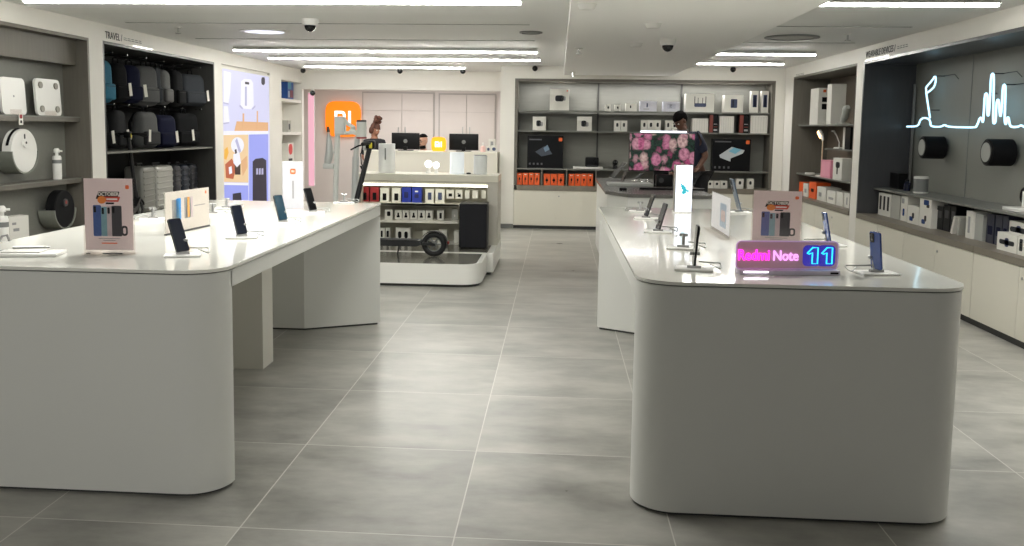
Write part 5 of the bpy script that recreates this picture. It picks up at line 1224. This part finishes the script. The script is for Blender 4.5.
MB().cyl(((a[0]+e[0])/2, 0, e[1]-.02), ((a[0]+e[0])/2, 0, e[1]), (e[0]-a[0])/2*1.02, n=20).build('red_ring', mat('dull_red', (150, 60, 58), .4), t)
MB().rbox(L_(335, 200)[0]-.13, -.06, 0, L_(335, 200)[0]+.13, .06, .07, .02).build('floor_head', VG, t)
b = MB(); n0 = [L_(329, 132), L_(329.5, 140), L_(330, 152), L_(328.5, 160), L_(326.5, 166)]
b.tube([(x, -.02, z) for x, z in n0], [.012, .03, .045, .045, .022], 10); b.cyl((n0[2][0], -.02, n0[2][1]), (L_(337, 152)[0], 0, L_(337, 152)[1]), .014, n=8); b.rbox(n0[4][0]-.03, -.06, n0[4][1]-.03, n0[4][0]+.09, .02, n0[4][1]+.03, .01); b.build('spare_nozzle', VS, t)
b = MB(); b.cyl((n0[0][0], -.02, n0[0][1]), (n0[0][0]-.006, -.02, n0[0][1]+.06), .02, .012, 10); b.build('nozzle_tip', DGREY, t)
X1 = vx(354)
t = thing('vacuum_stand', 'grey upright charging post right of the looped-handle vacuum', 'stand', (X1, VY+.09, zp))
z0_ = vz(354, 157)-zp; z1_ = vz(355, 137)-zp
MB().cyl((-.02, 0, .02), (0, 0, z0_), .045, .04, 14).cyl((0, 0, z0_), (.02, 0, z1_), .030, .03, 14).build('post', VS, t); MB().rbox(-.08, -.06, 0, .16, .15, .02, .008).build('base', VS, t)

# ================================================================ TELEVISION DESK
TZ = .95
TY_ = 10.9
a = AY(628.5, 171, TY_); e = AY(695.5, 133.5, TY_); w = (e.x-a.x)/2; z0 = a.z-TZ; z1 = e.z-TZ
t = thing('television', 'television showing pink tulips on the dark-topped desk', 'television', ((a.x+e.x)/2, TY_, TZ))
MB().rbox(-w, 0, z0, w, .05, z1, .006).build('cabinet', BLACKG, t)
MB().box(-w+.008, -.002, z0+.012, w-.008, -.0003, z1-.008).build('screen', flower_mat(), t)
b = MB(); b.rbox(-.10, -.04, 0, .10, .14, .014, .004); b.rbox(-.085, .005, .014, .085, .045, z0+.05, .004); b.build('stand', BLACK, t)
a2 = AY(640, 132, TY_); e2 = AY(687, 132.5, TY_)
t = thing('light_bar', 'white glowing light bar along the top of the television', 'lamp', ((a2.x+e2.x)/2, TY_, e.z)); w2 = (e2.x-a2.x)/2
MB().rbox(-w2, -.012, .001, w2, .03, .028, .006).build('housing', LGREY, t); MB().box(-w2+.006, -.015, .004, w2-.006, -.0125, .025).build('diffuser', glow('bar_white', (236, 242, 255), 2.4), t)
c = AZ(664, 186, TZ)+Vector((0, -.06, 0))
b = MB(); b.rbox(-.095, 0, 0, .095, .14, .135, .01); t = thing('speaker_box', 'black box standing below the television', 'speaker', c); b.build('body', BLACK, t); MB().cyl((-.04, -.001, .07), (-.04, -.004, .07), .03, n=18).build('knob', DGREY, t)
t = thing('sound_bar', 'flat black bar lying along the front of the television desk', 'speaker', AZ(672, 190, TZ)); MB().rbox(-.36, -.03, 0, .36, .03, .022, .006).build('body', BLACK, t)
p = AZ(630, 186.5, TZ)
t = thing('gadget_tray', 'white tray of leaning tablets at the left end of the television desk', 'tray', p)
MB().rbox(-.25, 0, 0, .27, .42, .03, .006).build('plate', LGREY, t); MB().box(-.24, .44, 0, .0, .56, .02).build('rear_plate', WPLAS, t)
def tabl(label, px, py, w, h, lean, z, rz=R(-75), back=DGREY):
    c = AZ(px, py, TZ+z); phone_mesh((c.x, c.y, TZ+z), rz, lean, label, w, h, back=back, screen=BLACKG, name='tablet', cat='tablet', group='tablets on the white tray', z=.004)
tabl('large pale tablet leaning steeply at the left of the white tray', 611, 178, .17, .27, 42, .03, back=LGREY)
tabl('small black tablet leaning beside the large pale one', 621.5, 182, .09, .13, 22, .03, back=BLACK)
tabl('dark tablet lying back on the right of the white tray', 633, 180, .10, .15, 56, .03)
b = MB()
for i in range(4):
    pts = [(.06+.05*i+.03*math.sin(j*1.3+i), .10+.03*j+.02*math.cos(j*2+i), .04+.035*abs(math.sin(j*.9+i))) for j in range(8)]; b.tube(pts, .006, 6)
tag(place(b.build('security_cables', CHROME), p), 'silver coiled tether cables on the right of the white tray', 'cable')
c = AZ(615, 170.5, TZ)
t = thing('pan_camera', 'small black ball-headed camera at the back of the television desk', 'camera', c)
MB().lathe([(0, 0), (.04, 0), (.042, .05), (.025, .09), (0, .09)], n=18).build('base', BLACK, t); MB().ball((0, 0, .13), .045, 16).build('head', BLACKG, t)
c = AZ(619.5, 169, TZ)
t = thing('white_stick', 'thin white upright stick gadget beside the black ball camera', 'gadget', c); MB().cyl((0, 0, 0), (0, 0, .012), .035, n=16).build('base', WPLAS, t); MB().rbox(-.014, -.01, .012, .014, .01, .215, .006).build('stick', WPLAS, t)
c = AZ(623, 190.5, TZ)
tag(place(MB().rbox(-.04, -.015, 0, .04, .02, .03, .004).build('black_puck', BLACK), c), 'small black block at the front corner of the television desk', 'gadget')

# ================================================================ PEOPLE
def evald(o):
    dg = bpy.context.evaluated_depsgraph_get(); dg.update(); me = bpy.data.meshes.new_from_object(o.evaluated_get(dg)); bpy.data.objects.remove(o); return me
def skin(pts, edges, rad, sub=2):
    me = bpy.data.meshes.new('skin'); me.from_pydata(pts, edges, []); o = bpy.data.objects.new('skin', me); COL.objects.link(o)
    o.modifiers.new('s', 'SKIN'); sv = me.skin_vertices[0].data
    for i, r in enumerate(rad):
        r = r if isinstance(r, tuple) else (r, r); sv[i].radius = r; sv[i].use_root = (i == 0)
    m = o.modifiers.new('u', 'SUBSURF'); m.levels = sub; m.render_levels = sub
    return evald(o)
def person(label, loc, rz, Ht, skm, shirt, trs, lean=0, nod=0, turn=0, seated=False, hair=None, bun=False, beard=False, arm=0, side=0):
    s = Ht/1.75; t = thing('person', label, 'person', loc, rz)
    base = .95 if not seated else .62
    Ml = Matrix.Translation((0, 0, base)) @ Matrix.Rotation(R(side), 4, 'Y') @ Matrix.Rotation(R(lean), 4, 'X') @ Matrix.Translation((0, 0, -base))
    off = base-.95
    U = lambda x, y, z: tuple((Ml @ Vector((x, y, z+off)))*s)
    Lw = lambda x, y, z: (x*s, y*s, z*s)
    P = [U(0, 0, .95), U(0, 0, 1.14), U(0, .0, 1.34), U(0, .01, 1.47), U(0, 0, 1.54), U(0, -.01, 1.60)]
    E_ = [(0, 1), (1, 2), (2, 3), (3, 4), (4, 5)]; Rd = [(.15*s, .10*s), (.135*s, .09*s), (.16*s, .105*s), (.08*s, .07*s), .05*s, .05*s]
    arms = {}
    for sx in (-1, 1):
        i = len(P); P += [U(sx*.17, 0, 1.41), U(sx*.215, -.01, 1.14), U(sx*.20, -.22, 1.06), U(sx*.19, -.28, 1.04)]
        E_ += [(2, i), (i, i+1), (i+1, i+2), (i+2, i+3)]; Rd += [.062*s, .045*s, .03*s, (.038*s, .02*s)]; arms[sx] = i
        for f in range(5):
            j = len(P); fx = sx*(.165+.012*f) if f else sx*.155; ln = (.05, .075, .08, .075, .06)[f]
            P += [U(fx, -.28-(0 if f else -.03), 1.04), U(fx+(0 if f else -sx*.02), -.30-ln*.5, 1.035), U(fx+(0 if f else -sx*.02), -.30-ln, 1.015)]; E_ += [(i+3, j), (j, j+1), (j+1, j+2)]; Rd += [.013*s, .012*s, .0105*s]
        k = len(P)
        if seated: P += [Lw(sx*.09, 0, .60), Lw(sx*.12, -.42, .60), Lw(sx*.12, -.42, .10), Lw(sx*.12, -.58, .035)]
        else: P += [Lw(sx*.09, 0, .90), Lw(sx*.10, -.02, .50), Lw(sx*.10, .03, .09), Lw(sx*.11, -.13, .035)]
        E_ += [(0, k), (k, k+1), (k+1, k+2), (k+2, k+3)]; Rd += [.085*s, .06*s, .042*s, (.045*s, .03*s)]
    me = skin(P, E_, Rd)
    # head
    hc = Ml @ Vector((0, -.02, 1.66+off)); Mh = Matrix.Translation(hc*s) @ Matrix.Rotation(R(turn), 4, 'Z') @ Matrix.Rotation(R(nod), 4, 'X') @ Matrix.Scale(s, 4)
    hd = MB(); hd.m = Mh
    hd.ball((0, .012, .015), (.074, .092, .098), 20); hd.ball((0, -.022, -.05), (.056, .062, .066), 18); hd.ball((0, -.088, -.018), (.014, .02, .024), 10)
    for sx in (-1, 1): hd.ball((sx*.076, .01, -.012), (.012, .02, .032), 10)
    hd.ball((0, -.082, -.055), (.022, .012, .008), 8); hd.cyl((0, .0, -.14), (0, .01, -.03), .05, n=14)
    bm = bmesh.new(); bm.from_mesh(me)
    vs = [bm.verts.new(v) for v in hd.v]
    for f in hd.f:
        try: bm.faces.new([vs[i] for i in f])
        except ValueError: pass
    bm.normal_update(); me2 = bpy.data.meshes.new('body'); bm.to_mesh(me2); bm.free()
    o = bpy.data.objects.new('tmp', me2); COL.objects.link(o); md = o.modifiers.new('r', 'REMESH'); md.mode = 'VOXEL'; md.voxel_size = .0065; md.use_smooth_shade = True
    sm = o.modifiers.new('sm', 'SMOOTH'); sm.factor = .4; sm.iterations = 3
    mb_ = evald(o); mb_.materials.clear(); mb_.materials.append(skm)
    for p_ in mb_.polygons: p_.use_smooth = True
    ob = bpy.data.objects.new('body', mb_); COL.objects.link(ob); ob.parent = t
    for sx in (-1, 1):
        e_ = MB(); e_.m = Mh; e_.ball((sx*.031, -.072, .004), (.014, .008, .009), 10); e_.ball((sx*.031, -.079, .003), (.006, .004, .006), 8, 1); e_.ball((sx*.031, -.076, .026), (.02, .006, .004), 8, 1); e_.build('eye', [PWHI, HAIRB], t)
    def cloth(name, pts, ed, rad, m_):
        me = skin(pts, ed, rad); me.materials.clear(); me.materials.append(m_)
        for p_ in me.polygons: p_.use_smooth = True
        c_ = bpy.data.objects.new(name, me); COL.objects.link(c_); c_.parent = t
    sp = [P[0], P[1], P[2], U(0, .01, 1.49)]; se = [(0, 1), (1, 2), (2, 3)]; sr = [(.175*s, .125*s), (.165*s, .12*s), (.185*s, .13*s), (.085*s, .08*s)]
    for sx in (-1, 1):
        i = len(sp); ai = arms[sx]; sp += [P[ai], tuple(Vector(P[ai]).lerp(Vector(P[ai+1]), .9))]; se += [(2, i), (i, i+1)]; sr += [.082*s, .066*s]
    cloth('shirt', sp, se, sr, shirt)
    ki = [arms[sx]+4+15 for sx in (-1, 1)]
    tp = [P[0]]; te = []; tr_ = [(.17*s, .12*s)]
    for k in ki:
        i = len(tp); tp += [P[k], P[k+1], P[k+2]]; te += [(0, i), (i, i+1), (i+1, i+2)]; tr_ += [.105*s, .078*s, .062*s]
    cloth('trousers', tp, te, tr_, trs)
    for k in ki:
        sh_ = MB(); a_, b_2 = Vector(P[k+2]), Vector(P[k+3]); sh_.rbox(a_.x-.05*s, b_2.y-.05*s, 0, a_.x+.05*s, a_.y+.07*s, .085*s, .03, 3); sh_.build('shoe', BLACK, t)
    h = MB(); h.m = Mh
    def cap(rx, ry, rz_, cy, cz, lo):
        n, mm = 24, 10
        vs = []
        for i in range(mm):
            for j in range(n):
                ph = 2*PI*j/n; low = lo+(.062 if math.sin(ph) < -.2 else -.02*math.sin(ph)); tz = low+(1-low)*i/(mm-1); tz = max(-.9, min(1, tz)); q = math.sqrt(max(0, 1-tz*tz)); wv = 1+.03*math.sin(7*ph+i)
                vs.append((rx*q*math.cos(ph)*wv, cy+ry*q*math.sin(ph)*wv, cz+rz_*tz))
        h.add(vs, [(i*n+j, i*n+(j+1) % n, (i+1)*n+(j+1) % n, (i+1)*n+j) for i in range(mm-1) for j in range(n)]+[list(range(n))[::-1]], 0, True)
    cap(.083, .10, .108, .018, .018, (.42 if beard else .2) if not bun else .0)
    if not bun and not beard: h.ball((0, .05, .02), (.086, .075, .095), 16)
    if bun:
        for i in range(26):
            a_ = rnd.uniform(0, 2*PI); q = rnd.uniform(0, .075); h.ball((q*math.cos(a_), .03+q*math.sin(a_), .130+rnd.uniform(-.02, .095)), rnd.uniform(.026, .04), 8)
        for sx in (-1, 1): h.ball((sx*.068, .03, -.03), (.03, .055, .075), 12)
    if beard:
        for i in range(22):
            a_ = PI+PI*i/21; h.ball((.058*math.cos(a_), -.02+.048*math.sin(a_), -.096+.008*math.sin(i*2)), (.018, .018, .026), 8)
        h.ball((0, -.084, -.043), (.03, .01, .007), 8)
    h.build('hair', hair, t)
    if beard:
        g = MB(); g.m = Mh
        for sx in (-1, 1): g.tube([(sx*.031+.024*math.cos(2*PI*i/14), -.092, .003+.018*math.sin(2*PI*i/14)) for i in range(14)], .003, 6, closed=True); g.cyl((sx*.055, -.09, .008), (sx*.078, .0, .008), .0025, n=6)
        g.cyl((-.008, -.094, .006), (.008, -.094, .006), .0025, n=6); g.build('glasses', BLACK, t)
    return t
c = AY(373, 130, 15.35)
person('woman with auburn hair piled in a high bun looking down behind the cash desk', (c.x, 15.35, 0), R(42), 1.655, SKIN, mat('black_blouse', (26, 26, 32), .8, noise=.15, sc=40), mat('black_trousers', (24, 24, 28), .8), lean=6, nod=22, turn=14, hair=HAIRR, bun=True)
c = AY(424.5, 142, 15.75)
person('bearded man with glasses sitting behind the left monitor', (c.x, 15.75, 0), R(-20), 1.80, SKIN2, mat('dark_shirt', (30, 30, 36), .8, noise=.15, sc=40), MATS['black_trousers'], lean=4, nod=8, turn=-14, seated=True, hair=HAIRB, beard=True)
t = thing('bar_stool', 'high stool under the bearded man behind the cash desk', 'stool', (c.x, 15.79, 0), R(-20))
MB().lathe([(0, .455), (.18, .455), (.19, .475), (.17, .50), (0, .50)], n=24).build('seat', DGREY, t); MB().cyl((0, 0, .02), (0, 0, .455), .03, n=12).build('post', STEEL, t); MB().lathe([(0, 0), (.2, 0), (.2, .015), (.05, .03), (0, .03)], n=24).build('base', STEEL, t)
c = AY(689, 130, 12.75)
person('man in a dark navy shirt bending behind the television', (c.x+.11, 12.75, 0), R(-38), 1.88, SKIN3, mat('navy_shirt', (24, 28, 48), .8, noise=.2, sc=40), MATS['black_trousers'], lean=13, nod=40, turn=-10, hair=HAIRB, side=-13)

# ================================================================ LIGHTS
def area(name, loc, sx, sy, e, col=(1, .995, .965), rot=(0, 0, 0)):
    l = bpy.data.lights.new(name, 'AREA'); l.shape = 'RECTANGLE'; l.size = sx; l.size_y = sy; l.energy = e; l.color = col
    o = bpy.data.objects.new(name, l); COL.objects.link(o); o.location = loc; o.rotation_euler = rot; return o
area('unseen_strip_fill', (-2.0, 5.2, 2.55), 3.2, .06, 88); area('unseen_strip_fill', (2.9, 5.2, 2.55), 1.6, .06, 62)  # unseen area lamps added as fill over the desks
area('unseen_strip_fill', (-2.0, -1.2, 2.55), 3.2, .06, 16); area('unseen_strip_fill', (2.9, -1.2, 2.55), 1.6, .06, 9)  # same unseen fill, added behind the camera
area('ceiling_uplight_fill', (-.3, -3.3, 1.7), 7.5, 1.2, 60, (1, .98, .95), (R(163), 0, 0))  # added behind the camera, aimed up to brighten the ceiling
sl = bpy.data.lights.new('left_desk_spot_fill', 'SPOT'); sl.energy = 260; sl.spot_size = R(42); sl.spot_blend = .7; sl.shadow_soft_size = .15; sl.color = (1, .99, .95)  # unseen spot added to brighten the left desk front
so = bpy.data.objects.new('left_desk_spot_fill', sl); COL.objects.link(so); so.location = (-2.2, -2.0, 2.5)
so.rotation_euler = (Vector((-2.3, 3.6, .5))-Vector(so.location)).to_track_quat('-Z', 'Y').to_euler()
area('counter_recess_fill', (-2.8, 16.9, 2.56), 2.8, .12, 46, (1, .97, .96))  # hidden lamp added to light the recess behind the lintel
area('back_niche_fill', (1.3, YB+.09, BT-.05), 3.7, .03, 26, (1, .98, .96))  # hidden lamp added to brighten the back wall shelves
W = bpy.data.worlds.new('world'); S.world = W; W.use_nodes = True; nt = W.node_tree
bg = nt.nodes['Background']; tc = nt.nodes.new('ShaderNodeTexCoord'); gr = nt.nodes.new('ShaderNodeTexGradient'); cr = nt.nodes.new('ShaderNodeValToRGB')
cr.color_ramp.elements[0].color = (.86, .87, .88, 1); cr.color_ramp.elements[1].color = (1, .98, .95, 1)
nt.links.new(tc.outputs['Generated'], gr.inputs[0]); nt.links.new(gr.outputs[0], cr.inputs[0]); nt.links.new(cr.outputs[0], bg.inputs[0]); bg.inputs[1].default_value = .09
S.view_settings.view_transform = 'Standard'; S.view_settings.look = 'None'; S.view_settings.exposure = .14; S.view_settings.gamma = 1.0
